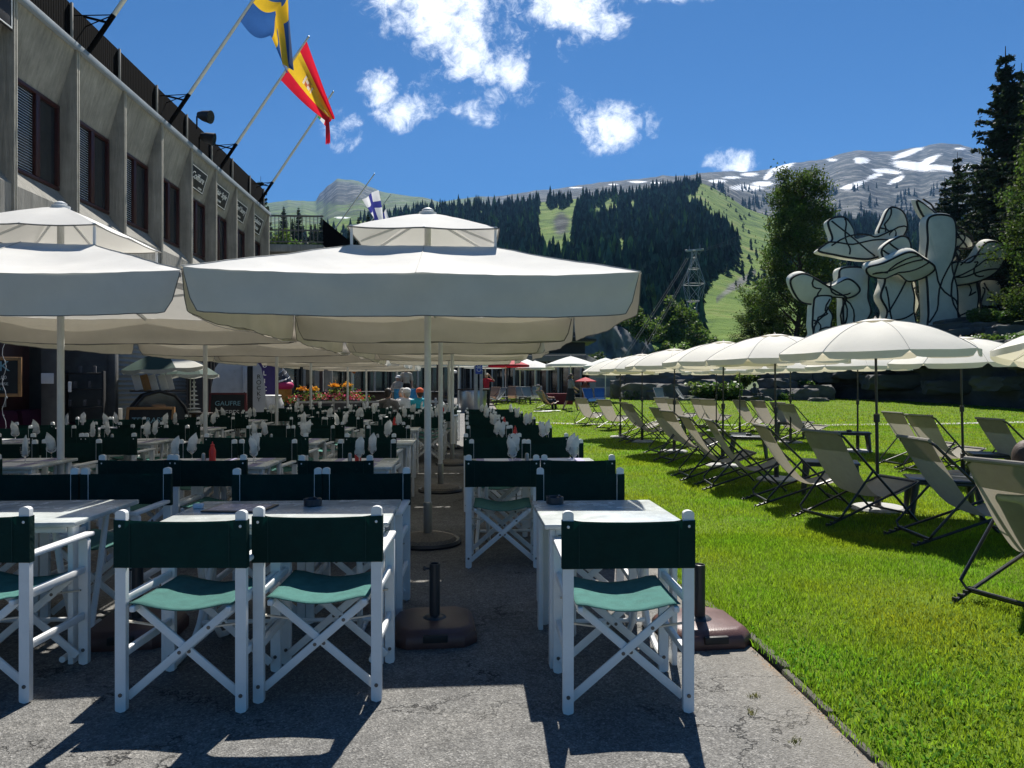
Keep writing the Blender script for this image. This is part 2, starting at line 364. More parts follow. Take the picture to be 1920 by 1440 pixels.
# grass blades, clover and weeds (nobody could count them)
def grass():
    V = []; F = []; n0 = 0
    def field(n, d0, d1, hgt, wid, lean=.55):
        nonlocal n0
        d = np.sqrt(RNG.uniform(d0*d0, d1*d1, n)) if d1 < 8 else RNG.uniform(d0, d1, n)
        px = RNG.uniform(930, 2560, n)
        X = d*FW.x+RT.x*(px-960)/1333*d; Y = d*FW.y+RT.y*(px-960)/1333*d
        ed = LAWN_X+.015+.018*np.sin(Y*2.3)+.012*np.sin(Y*5.9+1)+RNG.uniform(-.075, .02, n)
        k = X > ed; X, Y, d = X[k], Y[k], d[k]; n = len(X)
        if not n: return
        t = np.clip((Y-24)/23, 0, 1); Z = .45*t*t*(3-2*t)+.018
        clump = .75+.5*(np.sin(X*3.1+1.7*np.sin(Y*2.3))*np.sin(Y*2.7+1.3*np.sin(X*1.9))*.5+.5)
        h = hgt*RNG.uniform(.55, 1.25, n)*clump; wd = wid*RNG.uniform(.7, 1.3, n)
        a = RNG.uniform(0, 2*np.pi, n); b = RNG.uniform(0, 2*np.pi, n); ln = h*lean*RNG.uniform(.2, 1.3, n)
        dx, dy = np.cos(a)*wd/2, np.sin(a)*wd/2; lx, ly = np.cos(b)*ln, np.sin(b)*ln
        base = np.stack([X, Y, Z], 1)
        p = np.empty((n, 5, 3))
        p[:, 0] = base+np.stack([-dx, -dy, 0*dx], 1); p[:, 1] = base+np.stack([dx, dy, 0*dx], 1)
        mid = base+np.stack([lx*.35, ly*.35, h*.6], 1)
        p[:, 2] = mid+np.stack([-dx*.8, -dy*.8, 0*dx], 1); p[:, 3] = mid+np.stack([dx*.8, dy*.8, 0*dx], 1)
        p[:, 4] = base+np.stack([lx, ly, h], 1)
        V.append(p.reshape(-1, 3)); i = n0+np.arange(n)[:, None]*5
        F.append(np.concatenate([i+np.array([0, 1, 3]), i+np.array([0, 3, 2]), i+np.array([2, 3, 4])], 0)); n0 += n*5
    field(210000, 1.9, 6.5, .036, .0040); field(225000, 6, 13, .038, .006); field(155000, 12, 24, .042, .011); field(85000, 22, 46, .06, .022)
    # taller wild strip along the edge and the rough near corner
    o = np_mesh('grass', np.concatenate(V), np.concatenate(F), grass_m); tag(o, 'short sunlit lawn grass of yellow green blades', 'grass', kind='stuff')
    V.clear(); F.clear(); n0 = 0
    n = 9000; d = RNG.uniform(2.3, 4.6, n); px = RNG.uniform(1330, 2000, n)
    k = RNG.uniform(0, 1, n) < np.clip((4.7-d)/1.6, .08, 1)*np.clip((px-1300)/300, .1, 1); d, px = d[k], px[k]; n = len(d)
    X = d*FW.x+RT.x*(px-960)/1333*d; Y = d*FW.y+RT.y*(px-960)/1333*d; k = X > LAWN_X+.02; X, Y = X[k], Y[k]; n = len(X)
    a = RNG.uniform(0, 6.28, n); ln = RNG.uniform(.010, .034, n); wd = ln*RNG.uniform(.28, .6, n); up = RNG.uniform(.015, .042, n); ti = RNG.uniform(-.01, .025, n)
    ux, uy = np.cos(a), np.sin(a); c = np.stack([X, Y, up], 1)
    q = np.empty((n, 6, 3)); f3 = lambda s, t, z: c+np.stack([ux*ln*s-uy*wd*t, uy*ln*s+ux*wd*t, z], 1)
    z0 = 0*ti; q[:, 0] = f3(-.5, 0, -up*.5); q[:, 1] = f3(-.1, .5, z0); q[:, 2] = f3(.3, .42, ti*.7); q[:, 3] = f3(.55, 0, ti); q[:, 4] = f3(.3, -.42, ti*.7); q[:, 5] = f3(-.1, -.5, z0)
    i = np.arange(n)[:, None]*6
    F = np.concatenate([i+np.array(t) for t in ((0, 1, 5), (1, 2, 4), (1, 4, 5), (2, 3, 4))], 0)
    o = np_mesh('clover', q.reshape(-1, 3), F, clover_m); tag(o, 'broad leaved clover and weeds in the near lawn corner', 'ground cover', kind='stuff')
def leaf_mat(name, col, tcol, tr=.45, rough=.5, var=.35, hue=.03, spec=.35, tint=None):
    m = bpy.data.materials.new(name); m.use_nodes = True; nt = m.node_tree; N = nt.nodes; L = nt.links; b = N['Principled BSDF']
    g = N.new('ShaderNodeNewGeometry'); hs = N.new('ShaderNodeHueSaturation'); hs.inputs['Color'].default_value = (*col, 1)
    v = N.new('ShaderNodeMapRange'); v.inputs['To Min'].default_value = 1-var; v.inputs['To Max'].default_value = 1+var; L.new(g.outputs['Random Per Island'], v.inputs['Value']); 
    n = N.new('ShaderNodeTexNoise'); n.inputs['Scale'].default_value = .9; n.inputs['Detail'].default_value = 5; L.new(g.outputs['Position'], n.inputs['Vector'])
    h = N.new('ShaderNodeMapRange'); h.inputs['From Min'].default_value = .3; h.inputs['From Max'].default_value = .7; h.inputs['To Min'].default_value = .5-hue; h.inputs['To Max'].default_value = .5+hue; L.new(n.outputs['Fac'], h.inputs['Value'])
    if tint:
        at = N.new('ShaderNodeVertexColor'); at.layer_name = tint; ms = []
        for q in (0, 1):
            x_ = N.new('ShaderNodeMix'); x_.data_type = 'RGBA'; x_.blend_type = 'MULTIPLY'; x_.inputs[0].default_value = 1; L.new(at.outputs[0], x_.inputs[6]); x_.inputs[7].default_value = (*(col, tcol)[q], 1); ms.append(x_.outputs[2])
        L.new(ms[0], hs.inputs['Color'])
    L.new(v.outputs[0], hs.inputs['Value']); L.new(h.outputs[0], hs.inputs['Hue']); L.new(hs.outputs[0], b.inputs['Base Color']); b.inputs['Roughness'].default_value = rough; b.inputs['Specular IOR Level'].default_value = spec
    t = N.new('ShaderNodeBsdfTranslucent'); h2 = N.new('ShaderNodeHueSaturation'); h2.inputs['Color'].default_value = (*tcol, 1)
    if tint: L.new(ms[1], h2.inputs['Color'])
    L.new(v.outputs[0], h2.inputs['Value']); L.new(h.outputs[0], h2.inputs['Hue']); L.new(h2.outputs[0], t.inputs[0])
    x = N.new('ShaderNodeMixShader'); x.inputs[0].default_value = tr; L.new(b.outputs[0], x.inputs[1]); L.new(t.outputs[0], x.inputs[2]); L.new(x.outputs[0], N['Material Output'].inputs[0])
    return m
grass_m = leaf_mat('grass_blade', (.118, .20, .016), (.26, .40, .018), .5, .55, .5, .035, .2)
clover_m = leaf_mat('clover_leaf', (.085, .19, .02), (.19, .38, .025), .4, .7, .45, .03, .1)
grass()
dry_m = leaf_mat('dry_grass', (.20, .19, .06), (.2, .19, .05), .3, .7, .4, .03, .1)
# dry tufts in the asphalt near the kerb
for (px, d) in ((1415, 3.18), (1490, 2.78), (1408, 3.02)):
    p = P(px, d); t = MB()
    for k in range(26):
        a = random.uniform(0, 6.28); l = random.uniform(.008, .024); q = Vector((p.x+random.gauss(0, .012), p.y+random.gauss(0, .012), .001))
        t.add([q+Vector((-.002, 0, 0)), q+Vector((.002, 0, 0)), q+Vector((math.cos(a)*l*.7, math.sin(a)*l*.7, l))], [(0, 1, 2)])
    tag(t.build('grass_tuft', dry_m), ['small green tuft growing in the asphalt nearer the brown parasol foot', 'tiny tuft in the asphalt closest to the camera', 'sparse dry tuft just in front of the larger tuft'][(1415, 1490, 1408).index(px)], 'grass tuft', 'tufts in the asphalt')

# hills: a real height field from 60 m to 5 km
def tab(t, x): return np.interp(x, [a for a, _ in t], [b for _, b in t])
Y1 = [(-700,400),(300,405),(480,432),(560,424),(640,415),(760,404),(830,395),(900,388),(1000,380),(1050,373),(1090,373),(1150,368),(1200,364),(1250,358),(1310,344),(1330,352),(1400,388),(1450,402),(1550,418),(1650,420),(1750,415),(1900,410),(2600,420)]
Y3 = [(-700,420),(300,400),(500,382),(540,377),(575,378),(592,374),(600,357),(612,347),(625,341),(633,334),(640,336),(655,337),(672,342),(690,351),(715,359),(745,366),(785,374),(830,379),(880,371),(950,361),(1050,351),(1150,341),(1200,338),(1320,329),(1400,318),(1450,307),(1550,298),(1600,290),(1650,285),(1700,278),(1740,270),(1765,268),(1800,270),(1830,279),(1860,290),(1920,302),(2100,330),(2600,380)]
YB = [(-700,700),(1000,700),(1080,668),(1240,660),(1350,645),(1500,640),(2600,640)]
def hill_y(px, d):
    px = np.asarray(px, float); d = np.asarray(d, float); l = np.log(d)
    yb, y1, y3 = tab(YB, px), tab(Y1, px), tab(Y3, px)
    k = np.log([60, 130, 900, 1300, 3500, 4050])
    y0 = np.full_like(px, 749.)
    pts = [y0, yb, y1, y1+7, y3, y3+40]; out = np.zeros_like(px+d)
    for i in range(5):
        t = np.clip((l-k[i])/(k[i+1]-k[i]), 0, 1)
        if i == 1: t = t**.9
        if i == 3: t = 1-(1-t)**1.35
        seg = (l >= k[i]) & (l < k[i+1]+1e-9); out = np.where(seg, pts[i]+(pts[i+1]-pts[i])*t, out)
    return out
HPX = np.arange(-700, 2604, 4.)
HD = np.concatenate([np.geomspace(60, 130, 16)[:-1], np.geomspace(130, 900, 90)[:-1], np.geomspace(900, 1300, 7)[:-1], np.geomspace(1300, 3500, 80)[:-1], np.geomspace(3500, 4050, 6)])
def hills():
    PX, D = np.meshgrid(HPX, HD); Y = hill_y(PX, D)
    U = (PX-960)/1333; X = D*(FW.x+RT.x*U); YY = D*(FW.y+RT.y*U); Z = EYE+(720-Y)/1333*D
    nz = np.empty(X.shape)
    fr = mnoise.fractal
    for i in range(X.shape[0]):
        d = HD[i]; f = 1/(d*.12)
        for j in range(X.shape[1]):
            nz[i, j] = fr(Vector((X[i, j]*f, YY[i, j]*f, 0)), 1.0, 2.1, 6)
    amp = np.interp(HD, [60, 130, 300, 900, 1300, 2600, 3500, 4050], [.0, .2, 1.2, 5, 10, 46, 26, 26])[:, None]
    peak = np.exp(-((PX-625)/45.)**2)*(D > 1500)
    Z = Z+nz*amp*(1+.9*peak)
    YP = 720-(Z-EYE)/D*1333
    # what grows where: r grass, g bare rock, b lasting snow
    def blob(cx, cy, rx, ry, sl=0): return np.clip(1-((PX-cx)/rx)**2-((YP-cy+sl*(PX-cx))/ry)**2, 0, 1)
    snow = np.zeros(X.shape)
    for b in ((1230,343,16,3),(1345,340,26,5),(1400,352,46,9),(1430,345,30,8),(1372,333,26,4),(1405,327,26,5),(1465,314,34,9,.25),(1440,330,14,10,.6),(1560,300,16,4),(1615,301,22,9),
              (1700,288,44,8,.35),(1665,322,44,7,-.1),(1715,312,64,13,-.12),(1775,316,52,8,-.1),(1600,348,34,9,.3),(1640,330,24,7,.3),(1680,338,22,8,.4),(1800,279,16,4),(1820,312,36,6),(1740,302,34,10,.5),(1080,352,20,2),(1195,341,26,3),(640,408,20,2.5),(1150,346,14,2)):
        snow = np.maximum(snow, blob(*b))
    snow = np.maximum(snow, .13*np.clip((PX-1180)/120, 0, 1)*np.clip((352-YP)/10, 0, 1)); snow *= (D > 1000)
    rock = np.clip((D-900)/700, 0, 1)*np.clip((PX-760)/300, .35, 1)
    rock = np.maximum(rock, np.where((D > 1500) & (PX < 760), np.clip(1-np.abs(YP-362)/34, 0, 1)*np.clip(1-np.abs(PX-640)/110, 0, 1)*1.3, 0))
    rock = np.maximum(rock, .75*np.exp(-((PX-1052)/16.)**2-((YP-418)/26.)**2)*(D < 1000)*(D > 200))
    rock = np.clip(np.maximum(rock, .55*np.exp(-((YP-(560-(PX-1345)*.72))/9.)**2)*((PX > 1340) & (PX < 1420) & (D < 900))), 0, 1)
    V = np.stack([X, YY, Z], -1).reshape(-1, 3); nr, nc = X.shape
    i = (np.arange(nr-1)[:, None]*nc+np.arange(nc-1)[None]).ravel(); F = np.stack([i, i+1, i+nc+1, i+nc], 1)
    o = np_mesh('hills', V, F, hill_mat(), smooth=True, k=4); struct(o)
    at = o.data.color_attributes.new('cover', 'FLOAT_COLOR', 'POINT')
    C = np.ones((V.shape[0], 4), np.float32); C[:, 0] = 1-rock.ravel(); C[:, 1] = rock.ravel(); C[:, 2] = snow.ravel(); at.data.foreach_set('color', C.ravel())
    return X, YY, Z
def hill_mat():
    m = bpy.data.materials.new('hillside'); m.use_nodes = True; nt = m.node_tree; N = nt.nodes; L = nt.links; b = N['Principled BSDF']; b.inputs['Roughness'].default_value = .95; b.inputs['Specular IOR Level'].default_value = .1
    g = N.new('ShaderNodeNewGeometry'); a = N.new('ShaderNodeVertexColor'); a.layer_name = 'cover'; sp = N.new('ShaderNodeSeparateColor'); L.new(a.outputs[0], sp.inputs[0])
    def nz(sc, det=8, ro=.65, st=None):
        n = N.new('ShaderNodeTexNoise'); n.inputs['Scale'].default_value = sc; n.inputs['Detail'].default_value = det; n.inputs['Roughness'].default_value = ro
        src = g.outputs['Position']
        if st:
            q = N.new('ShaderNodeVectorMath'); q.operation = 'MULTIPLY'; q.inputs[1].default_value = st; L.new(src, q.inputs[0]); src = q.outputs[0]
        L.new(src, n.inputs['Vector']); return n.outputs['Fac']
    def ramp(src, stops):
        r = N.new('ShaderNodeValToRGB'); e = r.color_ramp.elements
        while len(e) < len(stops): e.new(.5)
        for k, (p, c) in enumerate(stops): e[k].position = p; e[k].color = (*c, 1)
        L.new(src, r.inputs[0]); return r.outputs[0]
    def mix(f, x, y):
        q = N.new('ShaderNodeMix'); q.data_type = 'RGBA'
        for i, s in ((0, f), (6, x), (7, y)): L.new(s, q.inputs[i])
        return q.outputs[2]
    def mr(src, a0, a1):
        q = N.new('ShaderNodeMapRange'); q.interpolation_type = 'SMOOTHSTEP'; q.inputs['From Min'].default_value = a0; q.inputs['From Max'].default_value = a1; L.new(src, q.inputs['Value']); return q.outputs[0]
    def add(x, y, k=1.):
        q = N.new('ShaderNodeMath'); q.operation = 'MULTIPLY_ADD'; L.new(x, q.inputs[0]); q.inputs[1].default_value = k; L.new(y, q.inputs[2]); return q.outputs[0]
    gr = ramp(nz(.035), [(.36, (.035, .075, .016)), (.46, (.085, .15, .025)), (.56, (.12, .185, .035)), (.68, (.19, .20, .07))])
    rk = ramp(nz(.013, 11, .74, (1, 1, 1.8)), [(.42, (.008, .014, .018)), (.48, (.026, .036, .036)), (.53, (.06, .07, .066)), (.60, (.19, .19, .18))])
    col = mix(mr(add(sp.outputs[1], nz(.012, 8, .7), .9), .62, 1.05), gr, rk)
    sn = N.new('ShaderNodeRGB'); sn.outputs[0].default_value = (.82, .84, .86, 1)
    col = mix(mr(add(sp.outputs[2], nz(.016, 10, .8, (.7, .5, 4)), .34), .66, .76), col, sn.outputs[0])
    L.new(col, b.inputs['Base Color'])
    bp = N.new('ShaderNodeBump'); bp.inputs['Strength'].default_value = .8; bp.inputs['Distance'].default_value = 6; L.new(nz(.05, 8), bp.inputs['Height']); L.new(bp.outputs[0], b.inputs['Normal'])
    return m
HX, HY, HZ = hills()
def hill_at(px, d):
    j = np.clip((px-HPX[0])/4., 0, len(HPX)-1.001); i = np.interp(np.log(d), np.log(HD), np.arange(len(HD)))
    i = np.clip(i, 0, len(HD)-1.001); i0, j0 = i.astype(int), j.astype(int); a, b = i-i0, j-j0
    g = lambda M: (M[i0, j0]*(1-a)*(1-b)+M[i0+1, j0]*a*(1-b)+M[i0, j0+1]*(1-a)*b+M[i0+1, j0+1]*a*b)
    return g(HX), g(HY), g(HZ)

# far conifer forest, one mass of some thousand spruces
def inside(poly, x, y):
    r = np.zeros(len(x), bool); n = len(poly)
    for i in range(n):
        (x1, y1), (x2, y2) = poly[i], poly[(i+1) % n]
        c = ((y1 > y) != (y2 > y)) & (x < (x2-x1)*(y-y1)/((y2-y1)+1e-9)+x1); r ^= c
    return r
def spruce_verts(rng, n, tiers=5, sides=7):
    """n unit spruces (height 1, radius ~.2): stacked ragged skirts. -> (n, nv, 3), faces"""
    vs = []; fs = []
    for t in range(tiers):
        z0 = .06+.8*t/tiers; z1 = min(1, z0+.34-.1*t/tiers) if t < tiers-1 else 1.; r = .2*(1-t/tiers)**.85+.018
        o = len(vs); vs.append((0, 0, z1))
        for k in range(sides*2):
            a = math.pi*k/sides+t*.7; rr = r*(1 if k % 2 else .62); vs.append((math.cos(a)*rr, math.sin(a)*rr, z0-(.035 if k % 2 else -.02)))
        fs += [(o, o+1+k, o+1+(k+1) % (sides*2)) for k in range(sides*2)]
    v = np.array(vs)[None].repeat(n, 0); j = rng.uniform(.72, 1.3, (n, v.shape[1], 1)); v[..., :2] *= j; v[..., 2:] += rng.normal(0, .012, (n, v.shape[1], 1))*(v[..., 2:] < .98)
    a = rng.uniform(0, 6.28, n); c, s = np.cos(a)[:, None], np.sin(a)[:, None]
    x, y = v[..., 0]*c-v[..., 1]*s, v[..., 0]*s+v[..., 1]*c; v[..., 0], v[..., 1] = x, y
    return v, np.array(fs)
spruce_m = leaf_mat('spruce_needles', (.032, .072, .048), (.055, .115, .05), .25, .8, .6, .03, .15, 'kind')
spruce_far = leaf_mat('far_needles', (.03, .06, .042), (.05, .1, .045), .2, .8, .5, .03, .1)
def forest():
    n = 110000; px = RNG.uniform(380, 1980, n); l = RNG.uniform(math.log(140), math.log(900), n); d = np.exp(l)
    X, Y, Z = hill_at(px, d); py = 720-(Z-EYE)/d*1333
    F1 = [(380,720),(380,460),(640,430),(690,400),(760,392),(830,385),(900,378),(1000,365),(1012,372),(1010,400),(1006,470),(1050,488),(1075,490),(1075,700)]
    F2 = [(1072,700),(1072,480),(1078,400),(1095,372),(1150,355),(1215,350),(1306,332),(1314,345),(1302,366),(1280,374),(1288,390),(1340,422),(1372,448),(1384,476),(1370,502),(1332,526),(1310,560),(1306,600),(1326,650),(1320,700)]
    F3 = [(1450,470),(1530,415),(1620,418),(1760,410),(1990,410),(1990,600),(1560,600),(1500,560)]
    F0 = [(1025,376),(1055,368),(1072,380),(1062,392),(1030,392)]
    keep = inside(F1, px, py) | inside(F2, px, py) | inside(F3, px, py) | inside(F0, px, py)
    for (cx, cy, rx, ry) in ((1142,392,18,14),(1185,386,10,8),(1300,372,16,6),(1120,402,10,14),(1165,470,8,30),(1600,520,26,14)):
        keep &= ~((((px-cx)/rx)**2+((py-cy)/ry)**2) < 1)
    thin = (py < 402) & (px > 1090) & (px < 1220); keep &= ~(thin & (RNG.uniform(0, 1, n) < .45))
    keep &= ~((px < 690) & (py < 470) & (RNG.uniform(0, 1, n) < .96))
    X, Y, Z, d = X[keep], Y[keep], Z[keep], d[keep]
    # thin out to a natural spacing
    cell = {}; sel = []
    for i in RNG.permutation(len(X)):
        sp = 2.9+d[i]*.0036; k = (int(X[i]//sp), int(Y[i]//sp))
        if k in cell: continue
        cell[k] = 1; sel.append(i)
    sel = np.array(sel)[:15000]; m = len(sel)
    v, f = spruce_verts(RNG, m); h = RNG.uniform(8, 16, m)*np.where(RNG.uniform(0, 1, m) < .12, 1.3, 1.)
    h *= np.interp(d[sel], [140, 220, 300, 900], [.55, .75, .92, 1.1])
    v[..., 0] = v[..., 0]*h[:, None]+X[sel][:, None]; v[..., 1] = v[..., 1]*h[:, None]+Y[sel][:, None]; v[..., 2] = v[..., 2]*h[:, None]*1.0+Z[sel][:, None]-.5
    nv = v.shape[1]; F = (np.arange(m)[:, None, None]*nv+f[None]).reshape(-1, 3)
    o = np_mesh('forest', v.reshape(-1, 3), F, spruce_m); tc = np.ones((m, 4), np.float32); tc[:, :3] *= RNG.uniform(.55, 1.35, (m, 1)); lt = RNG.uniform(0, 1, m) < .10+.18*(np.sin(X[sel]*.03)*np.sin(Y[sel]*.021) > .45); tc[lt, :3] *= (2.3, 1.9, .9)
    o.data.color_attributes.new('kind', 'FLOAT_COLOR', 'POINT').data.foreach_set('color', np.repeat(tc, nv, 0).ravel())
    tag(o, 'dense dark spruce forest covering the hillside', 'forest', kind='stuff'); print('forest', m)
    # low shrubs and single trees on the open slopes
    n = 700; px = RNG.uniform(1290, 1470, n); d = np.exp(RNG.uniform(math.log(260), math.log(1200), n)); X, Y, Z = hill_at(px, d); py = 720-(Z-EYE)/d*1333
    k = (py > 346) & (py < 620) & (RNG.uniform(0, 1, n) < .25+.5*(np.sin(px*.13)*np.sin(py*.07) > .1)) & ~inside(F2, px, py); X, Y, Z = X[k], Y[k], Z[k]; m = len(X); v, f = spruce_verts(RNG, m, 3, 5)
    h = RNG.uniform(1.6, 5.5, m); wd = RNG.uniform(1.2, 2.6, m)
    for c, q in ((0, X), (1, Y)): v[..., c] = v[..., c]*(h*wd)[:, None]+q[:, None]
    v[..., 2] = v[..., 2]*h[:, None]+Z[:, None]-.4
    o = np_mesh('slope_shrubs', v.reshape(-1, 3), (np.arange(m)[:, None, None]*v.shape[1]+f[None]).reshape(-1, 3), spruce_far); tag(o, 'low dark shrubs dotted over the green slope', 'shrubs', kind='stuff')
    # scattered trees higher up, on the rock terraces
    n = 900; px = RNG.uniform(1330, 1900, n); d = np.exp(RNG.uniform(math.log(1300), math.log(2300), n)); X, Y, Z = hill_at(px, d); py = 720-(Z-EYE)/d*1333
    k = (py > 352) & (np.sin(px*.09)+np.sin(px*.031+py*.2) > .3); X, Y, Z, px = X[k], Y[k], Z[k], px[k]; m = len(X)
    v, f = spruce_verts(RNG, m, 3, 4); h = RNG.uniform(14, 24, m)
    for c, q in ((0, X), (1, Y)): v[..., c] = v[..., c]*h[:, None]+q[:, None]
    v[..., 2] = v[..., 2]*h[:, None]+Z[:, None]-1
    o = np_mesh('scattered_pines', v.reshape(-1, 3), (np.arange(m)[:, None, None]*v.shape[1]+f[None]).reshape(-1, 3), spruce_far); tag(o, 'scattered dark pines on the grey rock terraces below the snow', 'trees', kind='stuff')
forest()

# steep grey cliff at the foot of the wooded hill
cliff_m = mat('cliff_rock', (.14, .145, .15), .9, .55, .45, 1.0, 1.2, detail=9)
def cliff_fn(u, v):
    px = 1040+(1290-1040)*u; d = 118-4*math.sin(u*7)+v*7; top = np.interp(px, [1040, 1085, 1150, 1200, 1240, 1290], [16, 14, 12.5, 10.5, 7.5, 4])
    z = -.5+v*top; p = P(px, d, z); k = mnoise.fractal(Vector((p.x*.22, p.y*.2, z*.09)), 1, 2.1, 6); p.y += k*2.4; p.z += v*mnoise.noise(Vector((p.x*.3, 0, 5)))*1.5; return p
struct(MB().grid(cliff_fn, 90, 40).build('cliff', cliff_m))

# grassy bank that carries the sculpture, behind the rock wall
bank_m = mat('bank_grass', (.05, .085, .02), .95, .5, .5, .8, 7)
def bank_z(px, d):
    f = np.interp(px, [1330, 1450, 1560, 1700, 2600], [.5, 1.9, 4.0, 5.6, 5.8]); b0 = np.interp(px, [1330, 1560, 1920, 2600], [45.5, 46, 34.5, 30])
    t = min(1, max(0, (d-b0-.4)/13)); return np.interp(px, [1330, 1560, 1920, 2600], [.5, 1.9, 2.8, 3])*(1-t)+f*t + .25*mnoise.noise(Vector((px*.02, d*.3, 1)))*min(1, t*4)
def bank_fn(u, v):
    px = 1330+1270*u; b0 = np.interp(px, [1330, 1560, 1920, 2600], [45.5, 46, 34.5, 30]); d = b0+.4+(100-b0)*v**1.5; return P(px, d, bank_z(px, d))
struct(MB().grid(bank_fn, 120, 40).build('embankment', bank_m))
# ------------------------------------------------------------------ concrete building along the terrace
FX = -7.0; PITCH = 1.79; BAY0 = 13.32
concrete = mat('board_formed_concrete', (.255, .245, .215), .9, .3, 1.6, .5, 28, detail=9)
concrete_sunlit = mat('sunlit_concrete_edge', (.36, .34, .29), .85, .25, 5, .3, 40)
zinc = mat('zinc_flashing', (.20, .235, .265), .6, .2, 3, .1, 20)
oxblood = mat('oxblood_window_frame', (.035, .010, .010), .45, .25, 8)
blind_m = mat('slatted_blind', (.36, .43, .52), .5, .12, 6)
rail_black = mat('black_railing', (.004, .004, .0045), .95, .2, spec=.05)
rail_post = mat('grey_railing_post', (.26, .24, .21), .6, .15)
def board_concrete():
    """Rough concrete with the grain of vertical shuttering boards."""
    m = concrete; nt = m.node_tree; N = nt.nodes; L = nt.links; b = N['Principled BSDF']
    tc = N.new('ShaderNodeTexCoord'); mp = N.new('ShaderNodeMapping'); mp.inputs['Scale'].default_value = (9, 16, .8); L.new(tc.outputs['Object'], mp.inputs['Vector'])
    n = N.new('ShaderNodeTexNoise'); n.inputs['Scale'].default_value = 1.0; n.inputs['Detail'].default_value = 7; n.inputs['Roughness'].default_value = .7; L.new(mp.outputs[0], n.inputs['Vector'])
    bp = N.new('ShaderNodeBump'); bp.inputs['Strength'].default_value = .9; bp.inputs['Distance'].default_value = .03; L.new(n.outputs['Fac'], bp.inputs['Height']); L.new(bp.outputs[0], b.inputs['Normal'])
    hs = [x for x in N if x.type == 'HUE_SAT'][0]; src = hs.inputs['Value'].links[0].from_socket
    r = N.new('ShaderNodeMapRange'); r.inputs['From Min'].default_value = .3; r.inputs['From Max'].default_value = .7; r.inputs['To Min'].default_value = .68; r.inputs['To Max'].default_value = 1.18; L.new(n.outputs['Fac'], r.inputs['Value'])
    mu = N.new('ShaderNodeMath'); mu.operation = 'MULTIPLY'; L.new(src, mu.inputs[0]); L.new(r.outputs[0], mu.inputs[1]); L.new(mu.outputs[0], hs.inputs['Value'])
board_concrete()
bld = thing('concrete_building', 'long grey concrete building with slanted window bays and black roof railing on the left', 'building', (FX, BAY0, 0))
NB0, NB1 = -6, 7
def Yb(n): return PITCH*n                                # local y of fin n
wb = MB(); y0, y1 = Yb(NB0), Yb(NB1)
wb.box((-4.85, (y0+y1)/2, 5.42), (9.0, y1-y0, 4.1))          # body behind the window wall
wb.box((-4.7, (y0+y1)/2, 3.3), (9.3, y1-y0, .22))            # floor slab edge
wb.build('wall', concrete, bld)
fb = MB()
for n in range(NB0, NB1+1):
    b = MB(); b.cbox((-.19, Yb(n), 5.42), (.42, .09, 4.12), .012); o = b.build('pilaster', concrete, bld)
    b = MB()
    for s in (-.028, .028): b.cbox((.03, Yb(n)+s, 5.42), (.02, .03, 4.1), .004)
    b.build('sunlit_edge_strip', concrete_sunlit, o)  # sunlight on the pilaster's outer edges, painted as paler strips
for n in range(NB0, NB1):
    ya, yb = Yb(n)+.047, Yb(n+1)-.047; hd, sl = 6.42, 4.86
    b = MB()                                              # slanted head and slanted sill panel of the bay
    b.prism([(-.34, hd), (-.30, hd-.03), (.0, 7.40), (-.34, 7.40)], ya, yb, lambda x, z, y: (x, y, z)); b.build('slanted_panel', concrete, bld)
    b = MB(); b.prism([(-.34, sl), (-.29, sl), (.0, 4.5), (.0, 3.42), (-.34, 3.42)], ya, yb, lambda x, z, y: (x, y, z)); b.build('sill_panel', concrete, bld)
    b = MB(); f = .06
    for (c, s) in (((-.30, (ya+yb)/2, sl+f/2+.003), (.09, yb-ya, f)), ((-.30, (ya+yb)/2, hd-f/2-.033), (.09, yb-ya, f)), ((-.30, ya+f/2, (sl+hd)/2), (.085, f, hd-sl-.16)), ((-.30, yb-f/2, (sl+hd)/2), (.085, f, hd-sl-.16)), ((-.298, ya+.62*(yb-ya), (sl+hd)/2), (.08, .12, hd-sl-.16))): b.cbox(c, s, .006)
    wf = b.build('window', oxblood, bld)
    b = MB(); b.box((-.325, (ya+yb)/2, (sl+hd)/2), (.012, yb-ya-.02, hd-sl-.05)); b.build('pane', window_m, wf)
    if n not in (2, 5, 6):
        b = MB(); k = 30
        for i in range(k): b.box((-.305, ya+.06+.27*(yb-ya), sl+.1+i*(hd-sl-.2)/k), (.022, .5*(yb-ya), .004), Matrix.Rotation(R(38), 3, 'Y'))
        b.build('blind', blind_m, wf)
cb = MB(); cb.cbox((-.12, (y0+y1)/2, 7.46), (.42, y1-y0+.1, .1), .012); cb.cbox((.085, (y0+y1)/2, 7.44), (.012, y1-y0+.1, .10), .003); cb.build('coping', zinc, bld)
rb = MB(); yy = y0
while yy < y1-.05: rb.box((-.17, yy, 7.92), (.03, .062, .78)); yy += .075
rb.box((-.2, (y0+y1)/2, 8.31), (.06, y1-y0, .04)); rb.box((-.215, (y0+y1)/2, 7.9), (.008, y1-y0, .7)); rl = rb.build('railing', rail_black, bld)
for n in range(NB0, NB1+1):
    b = MB(); b.cbox((-.13, Yb(n)+.1 if n < NB1 else Yb(n)-.06, 7.92), (.035, .05, .82), .005); b.build('post', rail_post, rl)
